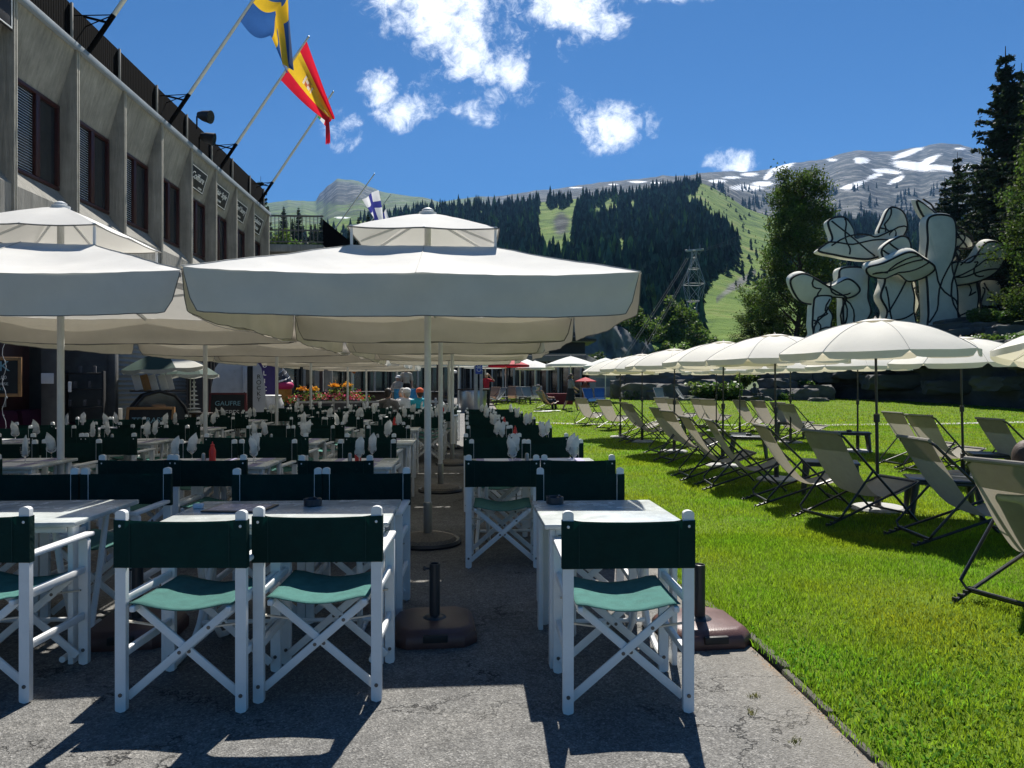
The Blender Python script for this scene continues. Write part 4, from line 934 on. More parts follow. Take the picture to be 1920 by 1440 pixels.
# ------------------------------------------------------------------ deck chairs on the lawn
def make_deckchair(cloth, label='x'):
    """Faces +Y. Two long rails, two base rails with notches, a U-shaped prop and a hanging sling."""
    t = thing('deck_chair', label, 'deck chair'); W = .28; r = .0125
    top, foot = Vector((0, -.36, .90)), Vector((0, .56, .012)); rear, front = Vector((0, -.50, .015)), Vector((0, .58, .40))
    X = lambda p, x: Vector((x, p.y, p.z))
    b = MB(); b.tube([X(foot, -W), X(top, -W)-Vector((0, -.03, .03)), X(top, -W+.05)+Vector((0, 0, 0)), X(top, W-.05), X(top, W)-Vector((0, -.03, .03)), X(foot, W)], r, 8); b.tube([X(foot, -W)+Vector((0, -.08, .08)), X(foot, W)+Vector((0, -.08, .08))], r*.9, 8); b.build('long_frame', black_metal, t)
    b = MB(); w2 = W-.035; b.tube([X(rear, -w2), X(front, -w2)], r, 8); b.tube([X(rear, w2), X(front, w2)], r, 8); b.tube([X(front, -w2), X(front, w2)], r, 8); m = rear.lerp(front, .14); b.tube([X(m, -w2), X(m, w2)], r*.9, 8)
    for sx in (-1, 1):
        for k in range(4): p = rear.lerp(front, .01+.045*k); b.box(X(p, sx*w2)+Vector((0, 0, .014)), (.03, .014, .022))
    b.build('base_frame', black_metal, t)
    h = top.lerp(foot, .40); lo = rear.lerp(front, .13); w3 = W+.02
    b = MB(); b.tube([X(h, -w3), X(lo, -w3)+Vector((0, 0, .06)), X(lo, -w3+.04)+Vector((0, 0, .018)), X(lo, w3-.04)+Vector((0, 0, .018)), X(lo, w3)+Vector((0, 0, .06)), X(h, w3)], r*.9, 8); b.build('prop', black_metal, t)
    Q = [Vector((0, -.365, .915)), Vector((0, -.23, .68)), Vector((0, -.07, .44)), Vector((0, .10, .285)), Vector((0, .30, .275)), Vector((0, .50, .355)), Vector((0, .60, .415))]
    def prof(v):
        f = v*(len(Q)-1); i = min(int(f), len(Q)-2); t_ = f-i; p0, p1, p2, p3 = Q[max(i-1, 0)], Q[i], Q[i+1], Q[min(i+2, len(Q)-1)]
        return .5*((2*p1)+(p2-p0)*t_+(2*p0-5*p1+4*p2-p3)*t_**2+(3*p1-p0-3*p2+p3)*t_**3)
    def sl(u, v):
        p = prof(v); x = (u-.5)*2*(W-.012); x *= 1-.10*math.sin(math.pi*v)**2
        p = Vector((x, p.y, p.z)); s = math.sin(math.pi*u)*math.sin(math.pi*v); p.z -= .018*s; p.y -= .012*s; p.z += .004*mnoise.noise(Vector((x*9, v*7, 1))); return p
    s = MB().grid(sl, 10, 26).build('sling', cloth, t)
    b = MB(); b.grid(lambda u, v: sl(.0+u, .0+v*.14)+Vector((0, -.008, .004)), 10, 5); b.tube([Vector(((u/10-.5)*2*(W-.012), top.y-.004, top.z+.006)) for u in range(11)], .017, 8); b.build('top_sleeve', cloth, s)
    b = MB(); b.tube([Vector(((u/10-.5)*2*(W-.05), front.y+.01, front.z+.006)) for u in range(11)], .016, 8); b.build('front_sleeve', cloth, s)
    return t
dk0 = make_deckchair(sling_m); dk_used = False
DG = 'cream deck chairs on the lawn'
DK = [(1503,7.37,80,'nearest pair, right chair, beside the thick black parasol post'),(1413,8.43,98,'nearest pair, left chair, seen almost edge on'),
 (1320,9.65,97,'front line, just right of the low black table'),(1275,10.55,95,'front line, behind the low black table'),(1237,12.72,81,'front line, right one of the fifth overlapping pair'),
 (1217,14.10,81,'front line, left one of the fifth overlapping pair'),(1170,16.96,82,'front line, beside the sixth parasol pole'),(1160,18.23,78,'front line, half hidden by its right neighbour near the path'),
 (1118,21.41,55,'front line, second from the far end'),(1077,23.74,55,'front line, farthest, nearest to the walking woman'),
 (1225,24.59,60,'back line, farthest one on the path side'),(1247,23.32,60,'back line, second from the far end'),(1294,22.68,50,'back line, left one of the wide overlapping pair'),(1311,21.84,52,'back line, right one of the wide overlapping pair'),
 (1373,20.56,71,'back line, left of two below the seated stone figure'),(1407,19.93,70,'back line, right of two below the seated stone figure'),(1443,18.23,72,'back line, left one behind the tallest parasol post'),(1459,16.75,75,'back line, right one behind the tallest parasol post'),
 (1653,12.08,90,'third line, left one before the dark rock wall'),(1696,11.02,82,'third line, right one before the dark rock wall'),(1829,9.91,94,'third line, rightmost, near the frame edge'),
 (1682,6.47,94,'front line, second from the right frame edge, behind a low table'),(1806,4.54,72,'largest one cut by the right frame edge, someone lying in it')]
DECK_AT = {}
for (px, d, az, lab) in DK:
    # the pixel column belongs to the left end of the top bar: step from there to the chair's origin
    tl = P(px, d); a = R(az); rz = -a; M = Matrix.Rotation(rz, 3, 'Z'); o_ = tl - M @ Vector((-.28, -.36, 0)); o_.z = gz(o_.x, o_.y)+.02
    lab = 'cream deck chair, '+lab; rz += R(random.uniform(-3, 3))
    if not dk_used: dk_used = True; dk0.location = o_; dk0.rotation_euler = (0, 0, rz); tag(dk0, lab, None, DG); q = dk0
    else: q = dup(dk0, o_, rz, lab, DG)
    DECK_AT[px] = q

# low black plastic tables
def mk_low():
    t = thing('low_table', 'x', 'side table'); b = MB(); b.cbox((0, 0, .405), (.66, .46, .03), .012); b.cbox((0, 0, .375), (.62, .42, .03), .008); b.build('tabletop', black_plastic, t)
    for sx in (-1, 1):
        for sy in (-1, 1):
            b = MB(); b.tube([(sx*.27, sy*.18, .37), (sx*.29, sy*.2, .2), (sx*.31, sy*.21, 0)], [.042, .032, .022], 8); b.build('leg', black_plastic, t)
    return t
LG = 'low black plastic tables between the deck chairs'
for (px, d, lab) in ((1598, 14.3, 'low black table beside the thin parasol pole in the back line'), (1404, 13.2, 'low black table in front of the fourth front line chair'), (1556, 8.9, 'low black table half hidden behind the nearest pair'), (1767, 7.3, 'largest low black table, behind the second chair from the right'), (1868, 9.9, 'low black table beside the rightmost third line chair'), (1262, 19.6, 'low black table between the far front line and back line'), (1482, 17.9, 'low black table beside the far back line pair')):
    p = ground_at(px, d); p.z += .02; put('low', mk_low, p, R(-25), lab, LG)
put('ash', mk_ash, ground_at(1592, 14.25)+Vector((0, 0, .442)), 0, 'black ashtray on the low table beside the thin pole', 'black ashtrays')
put('ash', mk_ash, ground_at(1404, 13.2)+Vector((0, 0, .442)), 0, 'black ashtray on the low table of the fourth front line chair', 'black ashtrays')

# round cream lawn parasols
def mk_lawn_parasol(Rr, seed, zr=1.73, zt=2.07):
    t = thing('lawn_parasol', 'x', 'parasol'); n = 8
    def dome(u, v):
        a = 2*math.pi*u; s = (u*n) % 1; sag = math.sin(math.pi*s); r = Rr*v*(1-.034*sag*v); z = zt-(zt-zr)*(.78*v**1.75+.22*v**4)
        z -= sag*(.085*v*(1-v)+.007*v); return Vector((r*math.cos(a), r*math.sin(a), z+.004*mnoise.noise(Vector((r*6, a*4, seed)))))
    c = MB().grid(dome, 64, 14).build('canopy', cream_m, t); sm = MB()
    for k in range(n): sm.tube([dome(k/n, v/14)+Vector((0, 0, .002)) for v in range(15)], .0032, 5)
    sm.build('seam', hem_l, c)
    def val(u, v):
        p = dome(u, 1.0); s = (u*n) % 1; k = .075*(1-.85*(1-math.sin(math.pi*s))**7); p.z -= k*v; p.x *= 1+.012*v*math.sin(u*60+seed)*.5; return p
    MB().grid(val, 96, 3).build('valance', cream_m, c)
    b = MB(); b.lathe([(.012, zt-.01), (.014, zt+.03), (.001, zt+.05)], 8); b.lathe([(.2, zt-.01), (.1, zt+.012), (.01, zt+.02)], 20, cap=False); b.build('crown', cream_m, c)
    b = MB(); b.lathe([(.018, .02), (.018, 1.0), (.0135, 1.0), (.0135, zt)], 10); b.lathe([(.018, .96), (.032, .97), (.032, 1.05), (.018, 1.06)], 10); b.build('pole', black_metal, t)
    b = MB(); b.lathe([(.03, .05), (.034, .06), (.034, .34), (.02, .35)], 12); b.build('sleeve', black_metal, t)
    for k in range(n):
        e = dome(k/n, .99); m = dome(k/n, .5); e.z -= .01; m.z -= .012; q = dome(k/n, .04); q.z -= .02
        b = MB(); b.tube([q, m, e], .005, 5); b.tube([Vector((.02*math.cos(2*math.pi*k/n), .02*math.sin(2*math.pi*k/n), zr-.06)), m], .004, 5); b.build('rib', grey_tube, t)
    b = MB(); b.lathe([(.27, 0), (.275, .03), (.25, .05), (.04, .06), (.03, .06)], 26); b.build('base', lawn_base, t); return t
lawn_base = mat('grey_concrete_foot', (.33, .33, .32), .85, .2, 14, .3, 80)
PG = 'round cream parasols on the lawn'
for (px, d, sc, tx, ty, lab) in ((1646, 7.75, 1.0, 0, -1.5, 'largest cream parasol, over the nearest deck chair pair'), (1806, 10.7, 1.0, .5, -3.2, 'cream parasol against the dark rock wall at the right'), (1456, 10.1, 1.0, 0, -.8, 'cream parasol directly left of the largest one'),
    (1355, 11.8, 1.0, 0, .5, 'cream parasol third from the right in the front line'), (1264, 14.3, 1.0, 0, .3, 'cream parasol fourth in the front line, under the cable way'), (1204, 16.8, 1.0, 0, 0, 'cream parasol fifth in the front line'), (1163, 18.2, .98, 0, 0, 'cream parasol sixth, at the far end of the front line'),
    (1608, 14.4, 1.0, 0, 0, 'cream parasol half hidden behind the largest one'), (1482, 16.6, 1.0, 0, 0, 'cream parasol of the back line before the rock steps'), (1387, 19.3, 1.0, 0, 0, 'cream parasol of the back line, left of the stone figure'), (1343, 20.6, 1.0, 0, 0, 'cream parasol of the back line over the wide overlapping pair'), (2056, 7.6, 1.0, -3, 6, 'tilted cream parasol cut by the right frame edge')):
    p = ground_at(px, d); p.z += .02
    o = put('lawnp', lambda: mk_lawn_parasol(1.0, 3), p, random.uniform(0, .78), lab, PG); o.scale = (sc, sc, sc)
    if tx or ty: o.rotation_euler = (R(tx), R(ty), o.rotation_euler.z)

# ------------------------------------------------------------------ people
hair_d = mat('dark_hair', (.02, .013, .01), .6, .3, 40); hair_b = mat('brown_hair', (.07, .04, .025), .6, .4, 60, .4, 200); hair_g = mat('grey_hair', (.35, .33, .31), .7, .2, 40)
def cl(name, c): return mat(name, c, .85, .2, 14, .3, 90)
red_shirt = cl('red_shirt', (.42, .012, .03)); black_cl = cl('black_clothes', (.012, .012, .014)); grey_cl = cl('grey_shirt', (.13, .12, .115)); white_cl = cl('white_shirt', (.6, .6, .6)); turq_cl = cl('turquoise_shirt', (.02, .3, .38)); dark_blue = cl('dark_trousers', (.02, .025, .045)); orange_cl = cl('orange_cap', (.55, .09, .03)); beige_cl = cl('beige_cloth', (.42, .38, .31)); pattern_cl = cl('patterned_top', (.2, .2, .21))
def remesh(o, vox, it=2):
    m = o.modifiers.new('r', 'REMESH'); m.mode = 'VOXEL'; m.voxel_size = vox; m.use_smooth_shade = True
    s = o.modifiers.new('s', 'SMOOTH'); s.iterations = it; s.factor = .5
def person(label, loc, rz, pose, top, bottom, hair, hairlen=0., hat=None, sc=1., dress=False, sleeves=.6):
    """One continuous body in the given pose (facing +Y), hair and clothes as children."""
    t = thing('person', label, 'person', loc, rz); J = {}
    if pose in ('stand', 'phone', 'walk'):
        J = dict(pel=(0, 0, .96), che=(0, .01, 1.28), nek=(0, 0, 1.45), hed=(0, .03, 1.60)); sp = .30 if pose == 'walk' else .03
        for s, k in ((-1, 'L'), (1, 'R')):
            f = s*sp; J['hip'+k] = (s*.09, 0, .92); J['kne'+k] = (s*.095, f*.55+.03, .50+abs(f)*.02); J['ank'+k] = (s*.1, f-(.04 if f < 0 else 0), .085+(.05 if f < -.1 else 0)); J['toe'+k] = (s*.12, f+.13, .04)
            J['sho'+k] = (s*.175, 0, 1.40); J['elb'+k] = (s*.235, -f*.3-.02, 1.13); J['wri'+k] = (s*.25, -f*.9+.07, .90)
        if pose == 'phone': J['elbL'] = (-.36, .10, 1.36); J['wriL'] = (-.14, .15, 1.60)
        if pose == 'walk': J['elbR'] = (.23, .06, 1.12); J['wriR'] = (.16, .26, 1.02)
    else:
        rec = .28 if pose == 'recline' else .06
        J = dict(pel=(0, 0, .50), che=(0, -.05-rec*.7, .80), nek=(0, -.07-rec*1.2, .97), hed=(0, -.05-rec*1.45, 1.12))
        for s, k in ((-1, 'L'), (1, 'R')):
            J['hip'+k] = (s*.095, .02, .49); J['kne'+k] = (s*.12, .43, .52); J['ank'+k] = (s*.12, .48, .10); J['toe'+k] = (s*.13, .62, .04)
            J['sho'+k] = (s*.18, J['nek'][1]+.01, .92); J['elb'+k] = (s*.25, .06-rec*.6, .68); J['wri'+k] = (s*.15, .28, .66)
    J = {k: Vector(v) for k, v in J.items()}; b = MB()
    def limb(ks, rs, g=0.): b.tube([J[k] for k in ks], [r+g for r in rs], 10)
    def body(g, parts):
        if 'torso' in parts:
            b.tube([J['pel'], J['pel'].lerp(J['che'], .5), J['che'], J['nek'].lerp(J['che'], .25)], [.13+g, .12+g, .135+g, .10+g], 12)
            for k in 'LR': b.tube([J['nek'].lerp(J['che'], .2), J['sho'+k]], [.09+g, .055+g], 10); b.ball(J['sho'+k], .056+g, 10, 8)
        if 'hips' in parts: b.ball(J['pel'], (.165+g, .125+g, .13+g), 12, 8)
        for k in 'LR':
            if 'uarm' in parts: limb(['sho'+k, 'elb'+k], [.05, .04], g)
            if 'farm' in parts: limb(['elb'+k, 'wri'+k], [.041, .027], g)
            if 'legs' in parts: b.tube([J['hip'+k], J['kne'+k], J['kne'+k].lerp(J['ank'+k], .35), J['ank'+k]], [.085+g, .056+g, .055+g, .037+g], 10)
    body(0, ('torso', 'hips', 'uarm', 'farm', 'legs'))
    limb(['che', 'nek', 'hed'], [.07, .055, .05])
    H = J['hed']; b.ball(H+Vector((0, 0, .02)), (.075, .095, .115), 16, 12); b.ball(H+Vector((0, .045, -.045)), (.052, .052, .055), 10, 8); b.ball(H+Vector((0, .1, -.005)), (.014, .022, .02), 8, 6)
    for s in (-1, 1): b.ball(H+Vector((s*.077, -.005, .0)), (.012, .02, .03), 8, 6)
    for s, k in ((-1, 'L'), (1, 'R')):
        b.ball(J['ank'+k]+Vector((0, .02, -.04)), (.04, .06, .045), 8, 6); b.tube([J['ank'+k]-Vector((0, .02, .03)), J['toe'+k]], [.045, .035], 8)
        w_ = J['wri'+k]; dr = (w_-J['elb'+k]).normalized(); sd_ = dr.cross(Vector((0, 0, 1)) if abs(dr.z) < .8 else Vector((0, 1, 0))).normalized(); nr = sd_.cross(dr)
        b.tube([w_, w_+dr*.05, w_+dr*.085], [.028, .036, .034], 8)
        for q in range(4): o_ = w_+dr*.08+sd_*(q-1.5)*.018; l = (.062, .072, .068, .05)[q]; b.tube([o_, o_+dr*l*.5+nr*.006, o_+dr*l+nr*.02], [.0095, .009, .0075], 6)
        o_ = w_+dr*.03-sd_*.03; b.tube([o_, o_+dr*.03-sd_*.025, o_+dr*.06-sd_*.03+nr*.008], [.011, .0105, .009], 6)
    o = b.build('body', skin_m, t); remesh(o, .0085, 2)
    b = MB()
    for s in (-1, 1): b.ball(H+Vector((s*.03, .083, .02)), (.012, .008, .008), 8, 6)
    b.build('eyes', hair_d, o); b = MB(); b.ball(H+Vector((0, .092, -.06)), (.024, .008, .007), 8, 6); b.build('mouth', cl('lips', (.3, .07, .06)) if 'lips' not in MATS else MATS['lips'], o)
    b = MB(); body(.016, ('torso', 'uarm')+(('farm',) if sleeves > .9 else ())); o = b.build('top', top, t); remesh(o, .014, 2)
    b = MB()
    if dress:
        b.tube([J['pel']+Vector((0, 0, .12)), J['pel'], J['pel']-Vector((0, 0, .25)), J['pel']-Vector((0, 0, .48))], [.13, .17, .205, .25], 16)
    else:
        body(.018, ('hips', 'legs')); b.tube([J['pel'], J['pel'].lerp(J['che'], .3)], [.15, .14], 12)
        for k in 'LR': b.tube([J['hip'+k], J['kne'+k]], [.1, .075], 10)
    o = b.build('skirt' if dress else 'trousers', bottom, t); remesh(o, .014, 2)
    b = MB(); b.ball(H+Vector((0, -.018, .042)), (.084, .096, .106), 14, 10); b.ball(H+Vector((0, -.05, .0)), (.076, .065, .09), 12, 8)
    if hairlen: b.tube([H+Vector((0, -.07, .03)), H+Vector((0, -.1, -.12)), H+Vector((0, -.1, -hairlen))], [.075, .085, .04], 10)
    o = b.build('hair', hair, t); remesh(o, .012, 2)
    b = MB()
    for k in 'LR': b.tube([J['ank'+k]-Vector((0, .03, .04)), J['toe'+k]+Vector((0, .02, -.005))], [.05, .042], 8)
    b.build('shoes', black_cl, t)
    if hat:
        b = MB(); b.ball(H+Vector((0, -.01, .07)), (.098, .112, .085), 14, 8); b.ball(H+Vector((0, .09, .06)), (.075, .09, .012), 12, 6); o = b.build('cap', hat, t)
    t.scale = (sc, sc, sc); return t
def at_ground(px, d): p = ground_at(px, d); return p
person('woman in red shirt and black trousers shading her eyes beside the blue sign post', at_ground(912, 34.0), R(190), 'phone', red_shirt, black_cl, hair_d, .1, beige_cl, 1.0)
person('woman in black skirt and grey top walking across the lawn', at_ground(1070, 33.0), R(-75), 'walk', pattern_cl, black_cl, hair_b, .12, None, 1.0, dress=True)
SEATH = -.02
for (px, d, rz, top, hair, hat, lab) in ((733, 17.6, -20, grey_cl, hair_d, None, 'seated diner with dark hair and grey shirt seen from behind'), (746, 18.6, 60, white_cl, hair_g, None, 'seated diner with grey hair between the dark haired and the white capped diner'), (757, 17.9, 35, white_cl, hair_g, white_cl, 'seated diner in white shirt and white cap'), (784, 18.0, 20, turq_cl, hair_d, orange_cl, 'seated diner in turquoise shirt and orange cap')):
    p = at_ground(px, d); person(lab, p, R(rz), 'sit', top, dark_blue, hair, 0, hat, 1.03)
person('waitress with long brown hair and white top standing behind the bar', at_ground(762, 29.4)+Vector((0, 0, .33)), R(175), 'stand', beige_cl, black_cl, hair_b, .35, None, 1.0)
person('person in a white hat sitting behind the bar', at_ground(743, 29.2)+Vector((0, 0, .43)), R(150), 'sit', beige_cl, black_cl, hair_g, 0, white_cl, 1.0)
person('man with a grey cap lying in the salmon deck chair on the far lawn', at_ground(1024, 33.6)+Vector((0, 0, -.06)), R(-60), 'recline', pattern_cl, dark_blue, hair_g, 0, grey_cl, 1.0)
v_ = DECK_AT[1806]; person('person with short brown hair lying in the large deck chair at the right edge', v_.location+Matrix.Rotation(R(-72), 3, 'Z') @ Vector((.05, .22, -.22)), R(-72), 'recline', beige_cl, dark_blue, hair_b, 0, None, 1.0)
# dark stone figure sitting on the rocks
stone_dark = mat('dark_stone', (.05, .05, .048), .8, .4, 6, .4, 30)
t = person('dark stone figure seated on the rocks', P(1418, 41.0, .15), R(200), 'sit', stone_dark, stone_dark, stone_dark, 0, None, 1.05)
t['category'] = 'statue'; t.name = 'stone_figure'
for c in t.children:
    c.data.materials[0] = stone_dark
    for g in c.children: g.data.materials[0] = stone_dark

# ------------------------------------------------------------------ rocks
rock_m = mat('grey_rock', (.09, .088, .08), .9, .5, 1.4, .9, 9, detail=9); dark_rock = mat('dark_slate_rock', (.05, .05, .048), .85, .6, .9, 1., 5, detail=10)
def mk_boulder(seed):
    def f():
        bm = bmesh.new(); bmesh.ops.create_icosphere(bm, subdivisions=4, radius=1)
        for v in bm.verts:
            p = v.co.copy(); k = 1+.35*mnoise.fractal(p*.9+Vector((seed*7, 0, 0)), 1, 2, 3); c = Vector((max(-.72, min(.72, p.x*k)), max(-.7, min(.7, p.y*k)), max(-.6, min(.62, p.z*k))))
            v.co = c+p*.06*mnoise.fractal(p*3.2+Vector((seed, 3, 0)), 1, 2, 4); v.co.z += .05*mnoise.noise(Vector((p.x*2, p.y*2, p.z*9+seed)))
        me = bpy.data.meshes.new('boulder'); bm.to_mesh(me); bm.free(); me.materials.append(rock_m); me.polygons.foreach_set('use_smooth', [True]*len(me.polygons)); me.set_sharp_from_angle(angle=R(28))
        o = bpy.data.objects.new('boulder', me); COL.objects.link(o); o['category'] = 'rock'; return o
    return f
ORD2 = 'first second third fourth fifth sixth seventh eighth ninth tenth eleventh'.split()
def mk_wallrock(seed):
    def f():
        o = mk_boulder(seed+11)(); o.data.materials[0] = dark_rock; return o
    return f
RK = [(1168,45,.55,1.5,1.1,'large leaning boulder at the foot of the rocks by the far parasols'),(1205,44,.5,2.6,.9,'long dark boulder right of the large leaning one'),(1250,44,.4,3.0,1.0,'wide dark boulder behind the grey towel chair'),(1300,45,.6,2.8,1.1,'dark boulder behind the back line parasol poles'),(1225,46,1.2,4.2,.9,'flat upper ledge above the wide dark boulder'),(1330,47,1.3,3.4,.9,'flat upper ledge above the dark boulder'),
 (1290,42.5,.1,1.2,.4,'small pale rock low in the weeds'),(1385,44,.3,1.6,.6,'rock left of the stone figure'),(1418,42.2,.05,1.5,.45,'flat rock on which the stone figure sits'),(1442,43.5,.4,2.0,.55,'rock step right of the stone figure'),(1460,44.5,1.0,2.0,.6,'second rock step above the flat rock'),(1490,45,1.6,1.8,.6,'third rock step, under the back line parasol'),(1500,43.2,.4,1.7,.6,'low rock among ferns left of the wall'),
 (1530,44,.5,1.8,.75,'broad rock at the left end of the wall'),(1545,45.5,1.5,1.6,.7,'block on top of the wall end'),(1520,46.5,2.1,2.0,.6,'upper block among green plants'),(1480,46.5,2.2,2.2,.55,'upper flat block left of the plants'),(1560,46,2.3,1.8,.8,'round topped block above the wall end'),(1590,47,2.7,2.4,.8,'dark block under the largest parasol'),(1440,46.5,1.6,2.4,.7,'upper rock behind the stone figure'),(1655,43,-.0,1.0,.25,'small pale stone at the foot of the wall'),(1535,41.5,.1,1.0,.3,'small flat stone in the grass before the rocks')]
for i, (px, d, z, sx, sz, lab) in enumerate(RK):
    p = P(px, d); p.z = z+gz(p.x, p.y)-.05; o = put('boulder%d' % (i % 5), mk_boulder(i % 5), p, random.uniform(-.35, .35), lab, 'rocks at the edge of the lawn'); o.scale = (sx*.72, sx*.55, sz)
for i, (px, b_, z, sx, sz) in enumerate(((1600,45.0,2.2,2.6,.8),(1640,43.6,2.4,2.2,.6),(1672,42.4,1.5,3.0,.7),(1700,41.8,2.7,2.6,.7),(1745,40.2,2.8,3.2,.6),(1780,39.0,1.2,2.4,.6),(1800,38.8,2.9,2.6,.7),(1850,37.0,3.0,3.0,.65),(1880,36.0,1.4,2.6,.6),(1915,35.0,3.1,2.8,.7),(1960,34.0,2.6,3.0,.8))):
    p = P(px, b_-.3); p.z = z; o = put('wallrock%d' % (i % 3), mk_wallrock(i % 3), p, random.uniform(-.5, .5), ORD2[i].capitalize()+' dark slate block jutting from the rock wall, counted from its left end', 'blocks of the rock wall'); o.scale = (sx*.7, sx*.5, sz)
# slabs on the mound in front of the sculpture
for (px, d, z, sx, sy, sz, tl, lab) in ((1760,47,5.0,6.5,2.0,.55,-8,'long tilted slab in front of the sculpture'),(1735,46,4.35,6.0,1.8,.5,-9,'lower tilted slab under the long one'),(1800,48.5,5.6,3.2,1.6,.5,-7,'uppermost short slab before the sculpture'),(1850,46,4.9,3.0,1.6,.6,4,'mossy slab right of the long tilted slab'),(1690,46.5,4.2,3.6,1.6,.45,-6,'left low slab before the sculpture'),(1900,44,4.6,3.0,1.6,.6,3,'slab at the right frame edge below the birch')):
    o = put('slab', mk_boulder(9), P(px, d, z), random.uniform(-.2, .2), lab, 'slabs before the sculpture'); o.scale = (sx*.6, sy*.7, sz); o.rotation_euler.y = R(tl)
# long dark rock wall at the back right of the lawn
def rw(u, v):
    px = 1520+980*u; b0 = np.interp(px, [1330, 1560, 1920, 2600], [45.5, 46, 34.5, 30]); hgt = np.interp(px, [1520, 1600, 1920, 2500], [1.4, 2.2, 3.1, 3.1]); p = P(px, b0, 0)
    st = (math.floor(v*7+.6*mnoise.noise(Vector((p.x*.5, 0, 1))))/7)*.9
    p.y += st*.55+.55*mnoise.fractal(Vector((p.x*.35, p.y*.35, v*6)), 1, 2.1, 6)+.3*mnoise.noise(Vector((p.x*.9, 1, v*9))); p.z = -.3+v*(hgt+.3)+.12*mnoise.noise(Vector((p.x*.8, 3, v*3))); return p
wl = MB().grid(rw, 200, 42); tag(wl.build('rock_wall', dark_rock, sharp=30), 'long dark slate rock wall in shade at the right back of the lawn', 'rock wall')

# ------------------------------------------------------------------ leaves, shrubs and trees
birch_leaf = leaf_mat('birch_leaf', (.042, .078, .02), (.09, .15, .025), .36, .6, .5, .03, .1); bush_leaf = leaf_mat('bush_leaf', (.05, .1, .022), (.12, .2, .03), .4, .5, .5, .03); dark_leaf = leaf_mat('dark_leaf', (.03, .06, .02), (.06, .1, .02), .3, .55, .5, .03)
bark_m = mat('birch_bark', (.2, .19, .17), .85, .6, 3, .5, 20); dark_bark = mat('dark_bark', (.04, .03, .022), .9, .4, 4, .6, 20)
needle_m = leaf_mat('needles', (.02, .036, .022), (.035, .06, .022), .2, .7, .6, .03, .1)
def leaf_cloud(pts, size, rng, name, m, parent, flat=.5):
    n = len(pts); a = rng.normal(0, 1, (n, 3)); a /= np.linalg.norm(a, axis=1)[:, None]; b = rng.normal(0, 1, (n, 3)); b -= a*(a*b).sum(1)[:, None]; b /= np.linalg.norm(b, axis=1)[:, None]
    s = (size*rng.uniform(.6, 1.4, n))[:, None]; q = np.stack([pts-a*s, pts+b*s*flat, pts+a*s, pts-b*s*flat], 1)
    F = np.arange(n)[:, None]*4+np.arange(4)[None]; return np_mesh(name, q.reshape(-1, 3), F, m, parent, k=4)
def mk_shrub(seed, n, m, size, name='bush'):
    rng = np.random.default_rng(seed); pts = []
    for k in range(16):
        c = rng.normal(0, 1, 3); c /= np.linalg.norm(c); c = c*rng.uniform(.25, .8)*np.array([1, 1, .8])+[0, 0, .65]; r = rng.uniform(.22, .42); q = rng.normal(0, 1, (n//16, 3)); q /= np.linalg.norm(q, axis=1)[:, None]
        pts.append(c+q*r*rng.uniform(.55, 1.05, (len(q), 1)))
    pts = np.concatenate(pts); pts = pts[pts[:, 2] > 0]; t = thing(name, 'x', 'bush'); leaf_cloud(pts, size, rng, 'foliage', m, t, .6)
    b = MB()
    for k in range(4): a = k*1.6; b.tube([(0, 0, -.1), (.15*math.cos(a), .15*math.sin(a), .4), (.35*math.cos(a), .35*math.sin(a), .9)], [.03, .02, .006], 5)
    b.build('stem', dark_bark, t); return t
def shrub(key, px, d, z, s, lab, m, n=2600, size=.06, grp='bushes at the foot of the hill', sz=None):
    o = put(key, lambda: mk_shrub(len(key)*7+ord(key[-1]), n, m, size), P(px, d, z), random.uniform(0, 6), lab, grp); o.scale = (s, s, sz or s)
for i, (px, d, z, s, lab) in enumerate(((1275,112,9.5,4.2,'pale green round tree crown under the cable pylon'),(1250,110,7.0,3.4,'pale green bush left below the pylon bush'),(1305,112,6.5,3.6,'pale green bush right below the pylon bush'),(1215,106,7.6,3.2,'pale green bush on top of the cliff'),(1185,108,9.2,2.8,'small bush on the cliff under the parasol corner'),(1238,104,3.4,3.0,'bush at the right foot of the cliff'),(1280,104,2.6,3.4,'low bush behind the far cream parasols'),(1330,108,4.2,3.2,'bush at the foot of the green slope'),(1160,112,11.3,2.4,'bush at the cliff edge beside the parasol valance'),(1120,100,1.5,3.2,'dark low bush at the foot of the cliff'),(1180,98,1.2,3.0,'dark low bush right of the cliff foot'))):
    shrub('busha' if i < 9 else 'bushb', px, d, z, s, lab, bush_leaf if i < 9 else dark_leaf)
for i, (px, d, z, s, lab) in enumerate(((545,60,11.8,2.3,'sunlit bush behind the walkway railing'),(575,62,11.4,2.2,'second sunlit bush behind the walkway railing'),(520,58,12.6,2.0,'bush just right of the building end'),(610,75,11.5,3.0,'dark bush right of the walkway stairs'),(650,80,11,3.4,'dark bush behind the Finnish flag pole'),(590,66,13.2,1.8,'small bush above the second sunlit one'))):
    shrub('bushc' if i < 3 else 'bushb', px, d, z-s*.6, s, lab, bush_leaf, grp='bushes behind the walkway')
